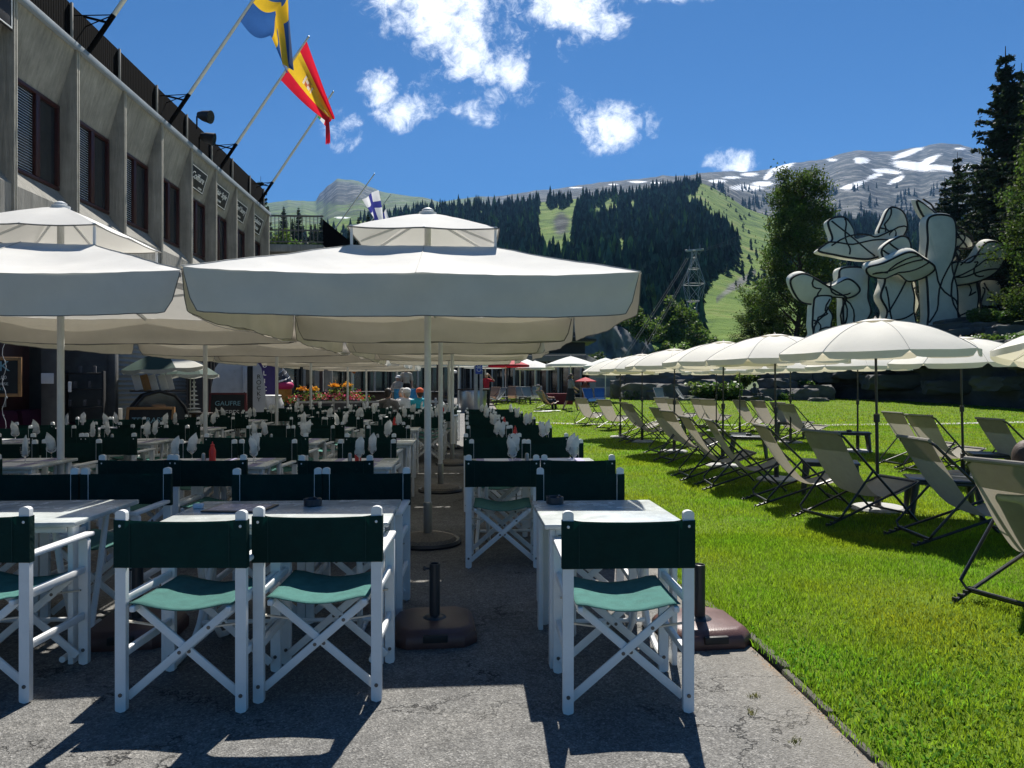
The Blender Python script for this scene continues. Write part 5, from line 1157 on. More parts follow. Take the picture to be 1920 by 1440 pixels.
for i, (px, d, z, s, lab) in enumerate(((1188,43.4,.5,.7,'green weeds beside the large leaning boulder'),(1316,43,.6,1.1,'fern like weeds at the foot of the dark boulder'),(1360,43,.5,1.2,'green weeds left of the stone figure'),(1395,45.5,1.4,1.0,'weeds above the stone figure'),(1508,44.5,1.0,.9,'green plants between the rock steps'),(1565,46.5,2.4,1.0,'yellow green plant on the upper blocks'),(1535,46,1.9,.9,'green plant on the block over the wall end'),(1845,46,5.4,1.1,'yellow green plant on the mossy slab'),(1885,46.5,5.4,1.0,'grey green plant before the sculpture'),(1475,43,.3,.8,'low weeds beside the rock step'),(1625,46,2.9,1.0,'weeds on the wall top behind the largest parasol'),(1665,44.5,3.0,.9,'weeds on the wall top, left of the right parasol'),(1720,42.5,3.1,1.0,'weeds on the wall top behind the right parasol'),(1780,40.5,3.2,.9,'weeds on the wall top, right of the right parasol'),(1840,38.5,3.3,1.0,'weeds on the wall top near the right frame edge'),(1900,36.5,3.3,.9,'weeds on the wall top at the right frame edge'))):
    shrub('weed', px, d, z-.3, s, lab, bush_leaf, 1400, .1, 'plants growing among the rocks', s*.8)
def mk_birch(seed, H, r0, r1, n, m, name='birch_tree', asym=0):
    rng = np.random.default_rng(seed); rnd = random.Random(seed); t = thing(name, 'x', 'tree'); b = MB()
    tr = [Vector((.25*math.sin(k*.9+seed), .25*math.cos(k*.7), H*.96*k/9)) for k in range(10)]; b.tube(tr, [max(.03, .26*(1-k/9.6)) for k in range(10)], 10); trunk = b.build('trunk', dark_bark, t)
    pts = []; lb = MB(); nb = 74
    for k in range(nb):
        f = (k+.5)/nb; z = H*(.10+.86*f); R_ = (r0+(r1-r0)*f)*rnd.uniform(.55, 1.12)*(1-.25*abs(f-.4)); a = k*2.4+rnd.uniform(-.5, .5); c = Vector((math.cos(a), math.sin(a), 0)); st = Vector((0, 0, z-R_*.25)); rise = R_*rnd.uniform(.25, .6)
        e = st+c*R_+Vector((0, 0, rise)); m_ = st.lerp(e, .55)+Vector((0, 0, .25*R_)); lb.tube([st, m_, e], [.07, .04, .012], 5)
        for q in range(9):
            s_ = rnd.uniform(.35, 1.05); p = st.lerp(m_, s_*2) if s_ < .5 else m_.lerp(e, s_*2-1); p = p+Vector((rnd.gauss(0, .3), rnd.gauss(0, .3), rnd.gauss(.1, .25))); L_ = rnd.uniform(.5, 1.5)*(.5+r0*.14)
            kk = max(6, int(n/nb/9)); tt = rng.uniform(0, 1, kk); w_ = .16+.26*(1-tt); pts.append(np.stack([p.x+rng.normal(0, 1, kk)*w_, p.y+rng.normal(0, 1, kk)*w_, p.z-tt*L_+rng.normal(0, .1, kk)], 1))
    lb.build('branch', dark_bark, trunk); leaf_cloud(np.concatenate(pts), .085*(H/20)**.5*1.25, rng, 'crown', m, t, .62); return t
bt = mk_birch(11, 17.0, 5.0, 2.6, 46000, birch_leaf); bt.location = P(1496, 62, 3.2); bt['label'] = 'tall birch with drooping olive foliage left of the sculpture'; bt['group'] = 'birches'
q = dup(bt, P(1992, 44, 4.2), 2.0, 'birch with drooping foliage at the right frame edge, over the sculpture', 'birches'); q.scale = (.86, .86, .92)
q = dup(bt, P(1430, 66, 1.5), 4.1, 'lower broad birch behind the left side of the tall birch', 'birches'); q.scale = (.75, .75, .48)
q = dup(bt, P(1560, 66, 2.5), 1.1, 'small birch between the tall birch and the sculpture', 'birches'); q.scale = (.6, .6, .42)
def mk_conifer(seed, H, r, n):
    rng = np.random.default_rng(seed); rnd = random.Random(seed); t = thing('spruce_tree', 'x', 'tree'); b = MB(); b.tube([(0, 0, -1), (0, 0, H*.5), (0, 0, H)], [.32, .2, .02], 8); tr = b.build('trunk', dark_bark, t)
    pts = []; lb = MB(); z = H*.06; tips = []
    while z < H*.985:
        f = z/H; R_ = r*(1-f)**.8*rnd.uniform(.75, 1.15)+.12; nb = rnd.randint(5, 8); a0 = rnd.uniform(0, 6)
        for k in range(nb):
            a = a0+6.283*k/nb+rnd.uniform(-.25, .25); Rb = R_*rnd.uniform(.6, 1.15); c = Vector((math.cos(a), math.sin(a), 0)); s = Vector((0, 0, z)); m_ = s+c*Rb*.55+Vector((0, 0, -.10*Rb)); e = s+c*Rb+Vector((0, 0, -.16*Rb+.12*Rb*f*2)); lb.tube([s, m_, e], [.05, .03, .008], 4, cap=False)
            kk = int(10+Rb*n); tt = rng.uniform(.08, 1.03, kk)[:, None]; base = np.where(tt < .55, np.array(s)+(np.array(m_)-np.array(s))*tt/.55, np.array(m_)+(np.array(e)-np.array(m_))*(tt-.55)/.45)
            sd_ = np.array([-c.y, c.x, 0]); sp = rng.normal(0, 1, (kk, 1))*.16*Rb*(1.05-tt*.75); pts.append(base+sd_*sp+np.stack([0*tt[:, 0], 0*tt[:, 0], -np.abs(rng.normal(0, .16, kk))-.1*np.abs(sp[:, 0])], 1))
        z += H*rnd.uniform(.022, .036)
    lb.build('branch', dark_bark, tr); leaf_cloud(np.concatenate(pts), .15*(H/20)**.5, rng, 'crown', needle_m, t, .42); return t
sp1 = mk_conifer(5, 24, 4.6, 75); sp1.scale = (1.35, 1.35, 1); sp1.location = P(1885, 56, 4.0); sp1['label'] = 'tallest dark spruce at the right frame edge'; sp1['group'] = 'dark spruces behind the sculpture'
for (px, d, z, s, lab) in ((1915,60,4,1.02,'spruce behind the tallest one, its top cut by the frame'),(1795,72,5,.83,'slim spruce, the right one of the pair behind the sculpture'),(1771,74,5,.75,'slim spruce, the left one of the pair behind the sculpture'),(1850,66,4,.82,'broad spruce between the slim pair and the tallest one'),(1825,64,4.2,.55,'short spruce directly behind the right end of the sculpture'),(1760,66,4.2,.42,'low dark spruce under the slim pair'),(1960,50,4,.95,'spruce mostly outside the right frame edge'),(1740,70,4.4,.36,'lowest dark spruce behind the middle of the sculpture')):
    o = dup(sp1, P(px, d, z), random.uniform(0, 6), lab, 'dark spruces behind the sculpture'); o.scale = (s*1.1, s*1.1, s)
for (px, d, y0_, h, lab) in ((532,150,405,5.8,'spruce nearest the building end in the far left row'),(548,155,410,4.6,'small spruce, second in the far left row'),(560,150,425,7.2,'tallest spruce of the far left row'),(583,155,428,5.2,'spruce, fourth in the far left row'),(591,158,428,5.4,'spruce, fifth in the far left row'),(603,150,430,6.4,'spruce, sixth in the far left row'),(613,156,430,4.8,'spruce beside the foot of the Finnish flag pole'),(672,120,440,5.6,'spruce left of the Finnish flag'),(690,122,440,6.0,'spruce right behind the Finnish flag'),(655,126,445,5.0,'spruce half way up the Finnish flag pole')):
    o = dup(sp1, P(px, d, zy(y0_+58, d)), random.uniform(0, 6), lab, 'spruces on the far left slope'); s = h/24*1.5; o.scale = (s*1.15, s*1.15, s)
o = dup(sp1, P(489, 33, 3.0), 1.0, 'dark pine behind the far end of the building roof', 'spruces on the far left slope'); o.scale = (.33, .33, .335)
# ------------------------------------------------------------------ abstract sculpture: plain generic white forms with dark bands
sm_ = mat('white_painted_sculpture', (.64, .63, .55), .85, .12, 1.2, .15, 12); line_m = mat('black_sculpture_line', (.012, .012, .013), .8, .1)
sc_ = thing('abstract_sculpture', 'tall white abstract sculpture of columns and lobed slabs with black lines on the mound', 'sculpture', P(1680, 51, 5.0)); SD = 51.
def sp_(px, y, dy=0.): q = P(px, SD, zy(y, SD))-sc_.location; q.y += dy; return q
def slab(name, pts, dy, th, tilt, lines, seed):
    """Plain plate cut to an outline, edged and crossed by black lines; tilt leans it back about its own middle."""
    rnd = random.Random(seed); W = [sp_(x, y) for x, y in pts]; m = len(W); n = 96; c = sum(W, Vector())/m; M = Matrix.Rotation(R(tilt), 3, 'X'); loop = []
    for i in range(n):
        f = i/n*m; k = int(f); t_ = f-k; p0, p1, p2, p3 = W[(k-1) % m], W[k % m], W[(k+1) % m], W[(k+2) % m]
        loop.append(.5*((2*p1)+(p2-p0)*t_+(2*p0-5*p1+4*p2-p3)*t_**2+(3*p1-p0-3*p2+p3)*t_**3))
    tr = lambda p, s: c+M @ (p-c+Vector((0, s, 0)))+Vector((0, dy, 0)); b = MB(); vs = []; rings = ((.86, -th*.5-.10), (.97, -th*.5), (1, -th*.36), (1, th*.36), (.97, th*.5))
    for (k, s) in rings: vs += [tr(c+(p-c)*k, s) for p in loop]
    fs = [(r*n+i, r*n+(i+1) % n, (r+1)*n+(i+1) % n, (r+1)*n+i) for r in range(len(rings)-1) for i in range(n)]; vs += [tr(c, -th*.5-.12), tr(c, th*.5)]; q = len(vs)
    fs += [(q-2, (i+1) % n, i) for i in range(n)]+[(q-1, 4*n+i, 4*n+(i+1) % n) for i in range(n)]; b.add(vs, fs, False); o = b.build(name, sm_, sc_)
    b = MB(); b.tube([tr(c+(p-c)*.965, -th*.5-.01) for p in loop+loop[:1]], .075, 6, False); 
    for k in range((lines+1)//2):
        i = rnd.randrange(n); j = (i+n//2+rnd.randint(-22, 22)) % n; A, B = loop[i], loop[j]; w_ = rnd.uniform(-.4, .4)
        b.tube([tr(c+(A.lerp(B, u/10)+Vector((math.sin(u*.9)*w_, 0, math.cos(u*.8)*w_))-c)*.9, -th*.5-.11) for u in range(11)], .06, 6)
    b.build('dark_line', line_m, o)
def column(x0, y0_, x1, y1_, w0, w1, dy, seed):
    rnd = random.Random(seed); L_ = []; Rr_ = []
    for k in range(6): f = k/5; x = x0+(x1-x0)*f+rnd.uniform(-4, 4); y = y0_+(y1_-y0_)*f; h = (w0+(w1-w0)*f)*rnd.uniform(.82, 1.15); L_.append((x-h, y)); Rr_.append((x+h, y))
    slab('column', L_+Rr_[::-1], dy, .9, 0, 5, seed)
for a in ((1533,648,1536,556,20,15,0,1),(1612,640,1604,500,24,27,.8,2),(1688,640,1684,500,32,28,.4,3),(1722,636,1712,520,18,18,1.4,4),(1750,636,1744,410,24,26,-.5,5),(1820,620,1814,510,30,22,.9,6),(1890,630,1880,520,26,20,1.6,7)): column(*a)
slab('plate', [(1470,528),(1490,512),(1520,522),(1550,536),(1580,520),(1606,540),(1590,556),(1552,556),(1530,570),(1496,566)], -.3, .6, 24, 5, 11)
slab('plate', [(1560,410),(1590,402),(1606,424),(1612,446),(1650,440),(1690,430),(1676,470),(1640,486),(1600,484),(1570,478),(1538,470),(1550,458),(1566,446)], .8, .6, -6, 7, 12)
slab('plate', [(1602,506),(1630,494),(1668,470),(1700,482),(1728,500),(1716,520),(1690,530),(1664,516),(1640,526),(1612,522)], -1.2, .6, 38, 6, 13)
slab('plate', [(1664,412),(1680,384),(1704,392),(1712,420),(1700,444),(1676,452),(1656,436)], .9, .5, -4, 3, 14)
slab('plate', [(1708,376),(1736,392),(1780,424),(1822,446),(1828,462),(1796,462),(1760,436),(1724,404)], .2, .6, 14, 5, 15)
slab('plate', [(1640,468),(1672,446),(1690,456),(1694,492),(1668,500),(1646,490)], -.6, .5, 12, 4, 16)
slab('plate', [(1756,512),(1776,492),(1808,490),(1830,452),(1868,462),(1866,500),(1842,522),(1806,534),(1772,534)], -.2, .7, 20, 7, 17)
slab('plate', [(1752,478),(1776,460),(1800,466),(1796,484),(1770,494)], .4, .5, 30, 2, 18)

# ------------------------------------------------------------------ cable way pylon and cables
lattice = mat('galvanised_lattice', (.34, .35, .35), .5, .1, metal=.3)
py_ = thing('cableway_pylon', 'grey steel lattice pylon of the cable way on the wooded hillside', 'pylon', P(1301, 150, zy(602, 150))); Hh = (602-470)/1333*150; b = MB()
lv = [(0, .2), (.28, 1.2), (.52, 1.8), (.74, 1.0), (.90, .45), (1., .4)]; L_ = []
for i in range(len(lv)-1):
    (f0, w0), (f1, w1) = lv[i], lv[i+1]; z0, z1 = f0*Hh, f1*Hh
    for k in range(4):
        c = [(-1, -1), (1, -1), (1, 1), (-1, 1)]; a, e = c[k], c[(k+1) % 4]
        b.tube([(a[0]*w0, a[1]*w0, z0), (a[0]*w1, a[1]*w1, z1)], .05, 4); b.tube([(a[0]*w0, a[1]*w0, z0), (e[0]*w1, e[1]*w1, z1)], .028, 4); b.tube([(e[0]*w0, e[1]*w0, z0), (a[0]*w1, a[1]*w1, z1)], .05, 4); b.tube([(a[0]*w1, a[1]*w1, z1), (e[0]*w1, e[1]*w1, z1)], .075, 4)
b.build('lattice', lattice, py_)
b = MB(); b.bar((-1.6, 0, Hh-.1), (2.0, 0, Hh+.3), .5, .4); b.bar((-1.8, -1, Hh-.2), (-1.4, 1, Hh+.2), .4, .3); b.bar((1.6, -1, Hh+.1), (2.0, 1, Hh+.5), .4, .3); b.tube([(-1., 0, Hh), (-1., 0, Hh+1)], .05, 4); b.tube([(1.3, 0, Hh+.3), (1.3, 0, Hh+1.3)], .05, 4); b.build('cross_arm', lattice, py_)
cab = MB()
cable_m = mat('steel_cable', (.07, .075, .08), .7, .1, spec=.1)
for (x0, y0_, x1, y1_, lab) in ((1288,482,1163,676,'upper left'),(1292,482,1168,676,'second'),(1304,478,1196,672,'third'),(1307,478,1201,672,'lowest right')):
    A = P(x0, 150, zy(y0_, 150)); B = P(x1, 60, zy(y1_, 60)); b = MB(); pts = []
    for k in range(21): f = k/20; p = A.lerp(B, f); p.z -= 1.*f*(1-f); pts.append(p)
    b.tube(pts, [.024*(1-.5*k/20) for k in range(21)], 4); tag(b.build('cable', cable_m), f'thin steel cable from the pylon to the valley, the {lab} one', 'cable', 'cables of the cable way')
for (x0, y0_, x1, y1_, lab) in ((1306,472,1392,436,'upper'),(1306,474,1400,442,'lower')):
    b = MB(); A = P(x0, 150, zy(y0_, 150)); B = P(x1, 420, zy(y1_, 420)); b.tube([A, A.lerp(B, .5)-Vector((0, 0, 1)), B], [.010, .016, .02], 4); tag(b.build('cable', cable_m), f'{lab} thin cable from the pylon up the hill', 'cable', 'cables of the cable way')
# ------------------------------------------------------------------ flag poles and flags
POLE_V = Vector((2.50, 0, 3.85)); FPG = 'slanted white flag poles on the building'
def mk_pole():
    t = thing('flag_pole', 'x', 'flag pole'); d = POLE_V.normalized(); b = MB(); b.tube([d*.75, d*2.5, d*4.5], [.042, .038, .028], 12); b.build('shaft', pole_paint, t)
    b = MB(); b.tube([d*-.3, d*.8], .046, 10); b.bar((-.1, 0, .62), d*.62, .05, .03); b.bar((-.32, -.25, .5), d*.8, .015, .015); b.bar((-.32, .25, .5), d*.8, .015, .015); b.build('bracket', rail_black, t)
    b = MB(); b.ball(d*4.53, .035, 10, 8); b.build('finial', steel, t); return t
pole_paint = mat('pole_paint', (.6, .59, .52), .5, .1, 9)
PZ = 7.62
def Yw(px, X): k = (px-960)/1333; return X*(FW.y-k*FW.x*-1*-1)/(k*FW.y+FW.x) if False else X*(RT.x-k*FW.x)/(k*FW.y-RT.y)
POLES = []
for (px, lab) in ((166, 'flag pole nearest the camera, cut by the top frame edge'), (318, 'flag pole carrying the blue and yellow flag'), (413, 'flag pole carrying the red and yellow flag'), (486, 'last flag pole on the building, tip behind the red and yellow flag')):
    p = Vector((FX+.02, Yw(px, FX), PZ)); put('pole', mk_pole, p, 0, lab, FPG); POLES.append(p)
fb_ = P(612, 33, zy(452, 33)); o = put('pole', mk_pole, fb_, R(-3), 'flag pole carrying the white and blue flag above the middle parasol', FPG); o.scale = (.9, .9, .82)
o = put('pole', mk_pole, P(655, 36, zy(470, 36)), R(-3), 'flag pole half hidden behind the cap of the middle parasol', FPG); o.scale = (.85, .85, .75)
def cloth(name, c): return mat(name, c, .75, .08, 8, .1, 40, trans=.5)
f_blue = cloth('flag_blue', (.03, .10, .30)); f_yel = cloth('flag_yellow', (.80, .50, .03)); f_red = cloth('flag_red', (.60, .015, .035)); f_white = cloth('flag_white', (.72, .72, .74)); f_green = cloth('flag_green', (.05, .3, .1)); f_navy = cloth('flag_navy', (.045, .05, .26))
f_crest = cloth('crest_red', (.5, .12, .05)); f_pale = cloth('crest_pale', (.7, .6, .5)); f_gold = cloth('crest_gold', (.45, .25, .04)); f_violet = cloth('crest_violet', (.3, .12, .3))
def flag(label, path, mats, pick, nu=60, nv=40, fold=.10, seed=0):
    """path(u, v): u along the hoist, v towards the fly; pick(u, v) chooses the colour."""
    b = MB(); 
    def fn(i, j):
        u, v = i/nu, j/nv; p = path(u, v); return p
    vs = [fn(i, j) for j in range(nv+1) for i in range(nu+1)]; fs = []; mi = []
    for j in range(nv):
        for i in range(nu): fs.append((j*(nu+1)+i, j*(nu+1)+i+1, (j+1)*(nu+1)+i+1, (j+1)*(nu+1)+i)); mi.append(pick((i+.5)/nu, (j+.5)/nv))
    b.add(vs, fs, True); b.mi = mi; o = b.build('flag', mats, sharp=80); return tag(o, label, 'flag', 'national flags')
def bil(c00, c10, c01, c11, u, v): return (c00*(1-u)+c10*u)*(1-v)+(c01*(1-u)+c11*u)*v
d_ = POLE_V.normalized()
# red-yellow-red flag on the third pole
B3 = POLES[2]; ht = B3+d_*4.42; hb = B3+d_*3.05; dd = (ht.y)*FW.y+ht.x*FW.x
def spain(u, v):
    fb0, ft0 = P(610, dd, zy(224, dd)), P(627, dd+.25, zy(212, dd)); p = bil(hb, ht, fb0, ft0, u, v)
    p += Vector((0, 1, 0))*(.16*math.sin(u*7.5+v*2)*v)+Vector((.05, 0, 0))*math.sin(u*6.3)*v; 
    k = max(0, u-.62)/.38; p += Vector((.02, .30, .10))*k*(1-k)*4*v**.7*.8
    p.z -= .07*math.sin(math.pi*v)*(1-u*.5); return p
def spain_pick(u, v):
    if u < .26 or u > .74: return 0
    du, dv = (u-.5)/.15, (v-.42)/.15
    if abs(du) < 1 and abs(dv) < 1:
        if abs(dv) < .38 and -.75 < du < .5: return 2 if (dv*(du+.1)) > 0 else 3
        if abs(dv) < .3 and .58 < du < .95: return 4
        if .52 < abs(dv) < .72 and -.8 < du < .7: return 3
        if .45 < abs(dv) < .82 and (-.3 < du < -.1): return 2
        if .5 < abs(dv) < .78 and (.72 < du < .92): return 4
        if abs(du-.1) < .12 and abs(dv) < .1: return 5
    return 1
flag('red and yellow striped flag with a crest hanging from the third pole', spain, [f_red, f_yel, f_crest, f_pale, f_gold, f_violet], spain_pick, 84, 84)
def tail(u, v): p = bil(P(609, dd+.1, zy(214, dd)), P(617, dd+.15, zy(212, dd)), P(611, dd+.1, zy(268, dd)), P(619, dd+.1, zy(262, dd)), u, v); p.y += .06*math.sin(u*5+v*4); p.z -= .06*abs(math.sin(u*9))*v**3; return p
o = flag('dark red torn end of the striped flag hanging straight down', tail, [f_red], lambda u, v: 0, 10, 24)
# blue and yellow flag on the second pole
B2 = POLES[1]; ht2 = B2+d_*4.3; hb2 = B2+d_*2.95; d2 = ht2.y*FW.y+ht2.x*FW.x
def swed(u, v):
    q0 = hb2 if u < .02 else hb2.lerp(ht2, u); c00, c10 = P(505, d2, zy(64, d2)), P(541, d2+.2, zy(-45, d2)); f0, f1 = P(531, d2, zy(131, d2)), P(547, d2+.15, zy(118, d2))
    if v < .28: p = q0.lerp(c00.lerp(c10, u), v/.28); p.z -= .22*math.sin(math.pi*v/.28)*(1-u)
    else: p = bil(c00, c10, f0, f1, u, (v-.28)/.72)
    p += Vector((.07, .28, 0))*math.sin(u*9+1)*v*(1-.3*v); return p
flag('blue flag with a yellow cross hanging from the second pole', swed, [f_blue, f_yel], lambda u, v: 1 if (.4 < u < .6 or .34 < v < .52) else 0, 50, 60)
B4 = POLES[3]; ht4 = B4+d_*4.2; hb4 = B4+d_*3.4; d4 = ht4.y*FW.y+ht4.x*FW.x
def small(u, v): p = bil(P(592, d4, zy(216, d4)), P(612, d4, zy(190, d4)), P(612, d4, zy(238, d4)), P(622, d4, zy(222, d4)), u, v); p.y += .08*math.sin(u*6+v*3); return p
flag('small green and white flag half hidden behind the red and yellow one', small, [f_green, f_white, f_red], lambda u, v: 0 if v < .34 else (1 if v < .7 else 2), 12, 18)
def finn(u, v):
    p = bil(P(679, 33, zy(374, 33)), P(709, 33, zy(356, 33)), P(704, 33.2, zy(418, 33)), P(716, 33.3, zy(412, 33)), u, v); p += Vector((.1, .22, 0))*math.sin(u*7+v*2)*(.3+.7*v); return p
flag('white flag with a blue cross hanging above the middle parasol', finn, [f_white, f_navy], lambda u, v: 1 if (.38 < u < .62 or .32 < v < .52) else 0, 40, 44)
def fin2(u, v): p = bil(P(718, 36, zy(400, 36)), P(724, 36, zy(392, 36)), P(722, 36, zy(425, 36)), P(733, 36, zy(424, 36)), u, v); p.y += .06*math.sin(u*6+v*3); return p
flag('small piece of white flag right of the white and blue flag', fin2, [f_white, f_navy], lambda u, v: 1 if u < .3 else 0, 10, 14)
# floodlights on the roof railing
def mk_flood():
    t = thing('floodlight', 'x', 'floodlight'); b = MB(); b.tube([(0, 0, 0), (.22, -.05, -.05)], [.13, .17], 14); b.tube([(-.12, .02, .03), (0, 0, 0)], [.08, .13], 14); b.build('housing', black_flat, t)
    b = MB(); b.tube([(.215, -.049, -.049), (.224, -.051, -.051)], .15, 16); b.build('lens', window_m, t); b = MB(); b.bar((-.15, 0, -.02), (-.15, 0, -.35), .03, .03); b.bar((-.15, 0, -.02), (.05, 0, .02), .03, .03); b.build('bracket', rail_black, t); return t
put('flood', mk_flood, Vector((FX+.15, Yw(372, FX)-.1, 8.42)), 0, 'round black floodlight on top of the roof railing', 'floodlights on the railing')
put('flood', mk_flood, Vector((FX+.12, Yw(374, FX)+.1, 7.95)), .3, 'lower floodlight hanging on the face of the roof railing', 'floodlights on the railing')

# ------------------------------------------------------------------ in front of the shops on the left
def at(px, d, z=0.): p = P(px, d, z); return p
plum = mat('plum_upholstery', (.07, .006, .026), .8, .2, 5, .2, 60)
t = thing('sofa', 'plum coloured sofa with two back cushions against the dark shopfront', 'sofa', (-7.75, 13.3, 0), R(84))
b = MB(); b.cbox((0, 0, .2), (2.3, .85, .24), .04); b.build('seat_base', plum, t)
for x in (-.57, .57):
    b = MB(); b.cbox((x, -.02, .40), (1.1, .72, .16), .05); b.build('seat_cushion', plum, t); b = MB(); b.cbox((x, .30, .66), (1.08, .24, .55), .08, Matrix.Rotation(R(-8), 3, 'X')); b.build('back_cushion', plum, t)
b = MB(); b.cbox((1.2, 0, .35), (.16, .85, .6), .05); b.cbox((-1.2, 0, .35), (.16, .85, .6), .05); b.build('armrest', plum, t)
b = MB(); b.cbox((0, 0, .33), (.7, .55, .04), .01); 
for sx in (-1, 1):
    for sy in (-1, 1): b.cbox((sx*.3, sy*.22, .155), (.04, .04, .31), .005)
o = b.build('coffee_table', dark_wood); o.location = (-6.8, 12.6, 0); tag(o, 'low dark coffee table in front of the plum sofa', 'table')
def chalk(name, loc, rz, w_, h_, lines, frame_m, label, aframe=True, lean=12, z0=0.):
    t = thing(name, label, 'chalkboard', loc, rz); Mx = Matrix.Rotation(R(-lean if aframe else 0), 3, 'X')
    tr = lambda x, y, z: Mx @ Vector((x, y, z)) + Vector((0, 0, z0))
    b = MB()
    for (x, z, sx, sz) in ((-w_/2, h_/2, .05, h_), (w_/2, h_/2, .05, h_), (0, h_-.025, w_-.05, .05), (0, .12 if aframe else .025, w_-.05, .05)): b.cbox(tr(x, 0, z), (sx, .035, sz), .005, Mx)
    if aframe:
        for x in (-w_/2, w_/2): b.bar(tr(x, .02, h_-.03), (x, h_*.42, 0), .04, .03)
    b.build('frame', frame_m, t); b = MB(); zb = .14 if aframe else .05; b.box(tr(0, .004, (h_-.05+zb)/2), (w_-.05, .012, h_-.05-zb), Mx); b.build('board', chalk_board, t)
    for (s, size, z, x, m) in lines:
        M = frame(tr(x, -.004, z), Mx @ Vector((1, 0, 0)), Mx @ Vector((0, 0, 1))); text('lettering', s, size, m, t, M, .001)
    return t
chalk('wall_chalkboard', at(-16, 11.0, 0), R(20), .74, .62, [('MILK', .22, .47, 0, chalk_b), ('SHAKE  5,00', .075, .30, 0, chalk_w), ('VANILLE  FRAISE', .06, .2, 0, chalk_w), ('CHOCOLAT', .06, .12, 0, chalk_b)], wood_frame, 'framed chalkboard lettered MILK hanging at the left frame edge', False, z0=1.2)
chalk('pavement_board', at(276, 13.4), R(4), .82, .98, [('TERRASSE', .15, .72, 0, chalk_b), ('Panoramique', .12, .52, -.02, chalk_w), ('plein soleil', .09, .36, 0, chalk_w)], wood_frame, 'wooden pavement chalkboard lettered TERRASSE Panoramique')
dark_red_frame = mat('dark_red_frame', (.10, .012, .014), .5, .2)
chalk('pavement_board', at(424, 18.0), R(6), .86, 1.2, [('GAUFRE', .17, .92, 0, chalk_b), ('CREPES', .18, .68, 0, chalk_w), ('GLACES', .15, .44, 0, chalk_w)], dark_red_frame, 'dark red framed pavement chalkboard lettered GAUFRE CREPES')
# little string of lights hanging beside the wall board
b = MB(); pts = [at(8, 10.6, 2.2-.09*k)+Vector((.03*math.sin(k*1.3), 0, 0)) for k in range(20)]; b.tube(pts, .004, 5)
for k in range(2, 20, 3): b.ball(pts[k]+Vector((.015, -.005, -.012)), (.008, .008, .016), 6, 5)
tag(b.build('string_light', sign_white), 'thin white string of lights hanging below the MILK board', 'string light')
# notice board, shelf, power box
for (px, d, z, w_, h_, m, lab, nm) in ((94, 12.7, 1.5, .27, .19, paper_w, 'small white notice on the dark shopfront', 'notice'), (131, 12.4, 1.35, .05, .18, paper_w, 'narrow white paper beside the door', 'notice'), (106, 12.9, 1.95, .12, .3, paper_w, 'white poster half hidden by the left parasol pole', 'poster')):
    b = MB(); b.cbox((0, 0, 0), (w_, .02, h_), .003); o = b.build(nm, m); o.location = at(px, d, z); o.rotation_euler = (0, 0, R(35)); tag(o, lab, nm)
carton_m = mat('carton', (.12, .11, .11), .7, .3, 20)
t = thing('display_shelf', 'black display shelf with boxes inside the shop doorway', 'shelf', at(160, 13.6), R(20)); b = MB()
for z in (.45, .95, 1.3, 1.6): b.cbox((0, 0, z), (.62, .35, .03), .004)
for x in (-.31, .31): b.cbox((x, 0, .85), (.03, .35, 1.6), .004)
b.build('rack', black_flat, t)
for k in range(7): b = MB(); b.cbox((-.24+.08*k, -.05, (1.04, 1.39, 1.68)[k % 3]), (.06, .07, .13), .004); b.build('carton', carton_m, t)
b = MB(); b.cbox((0, 0, .45), (.3, .28, .9), .01); o = b.build('utility_box', mat('grey_box', (.2, .2, .19), .6, .2)); o.location = at(210, 14.6); tag(o, 'small grey cabinet at the foot of the shutter wall', 'cabinet')
# old gondola cabin used as a display
t = thing('gondola_cabin', 'old olive gondola cabin with black rims used as a counter in front of the shutter', 'gondola cabin', at(296, 14.6), R(28))
olive = mat('olive_shell', (.24, .25, .07), .35, .15, 4, coat=.4); b = MB()
prof = [(-.72, .05), (-.78, .35), (-.74, .75), (-.6, 1.1), (-.36, 1.36), (0, 1.46), (.36, 1.36), (.6, 1.1), (.74, .75), (.78, .35), (.72, .05)]
b.prism([(x, z) for x, z in prof if z <= .76], -.5, .5, lambda x, z, y: (x, y, z)); b.build('shell', olive, t)
b = MB(); b.prism([(x*.985, z*.99) for x, z in prof if z >= .74], -.48, .48, lambda x, z, y: (x, y, z)); b.build('window', mat('gondola_glass', (.05, .06, .07), .04, .1, spec=1.), t)
for y in (-.5, .5): b = MB(); b.tube([(x, y, z) for x, z in prof if z >= .74], .035, 8); b.tube([(-.75, y, .74), (.75, y, .74)], .03, 8); b.build('rim', black_plastic, t)
b = MB(); b.cbox((0, 0, 1.46), (1.3, .8, .03), .005); b.build('shelf_board', dark_wood, t); t.scale = (.76, .76, .86)
for k, (x, m, lab) in enumerate(((-.5, paper_w, 'white folder leaning at the left on the gondola shelf'), (-.3, MATS['oiled_wood'], 'brown folder leaning on the gondola shelf'), (-.12, paper_w, 'second white folder on the gondola shelf, right of the brown one'), (.12, sign_white, 'white picture card on the gondola shelf'), (.27, paper_w, 'rightmost card on the gondola shelf'))):
    b = MB(); b.cbox((0, 0, .16), (.14, .03, .32), .004, Matrix.Rotation(R(-14), 3, 'Y')); o = b.build('folder', m); o.location = t.location+Matrix.Rotation(R(28), 3, 'Z') @ Vector((x*.76, -.08, 1.272)); o.rotation_euler = (0, 0, R(10)); tag(o, lab, 'folder', 'folders on the gondola shelf')
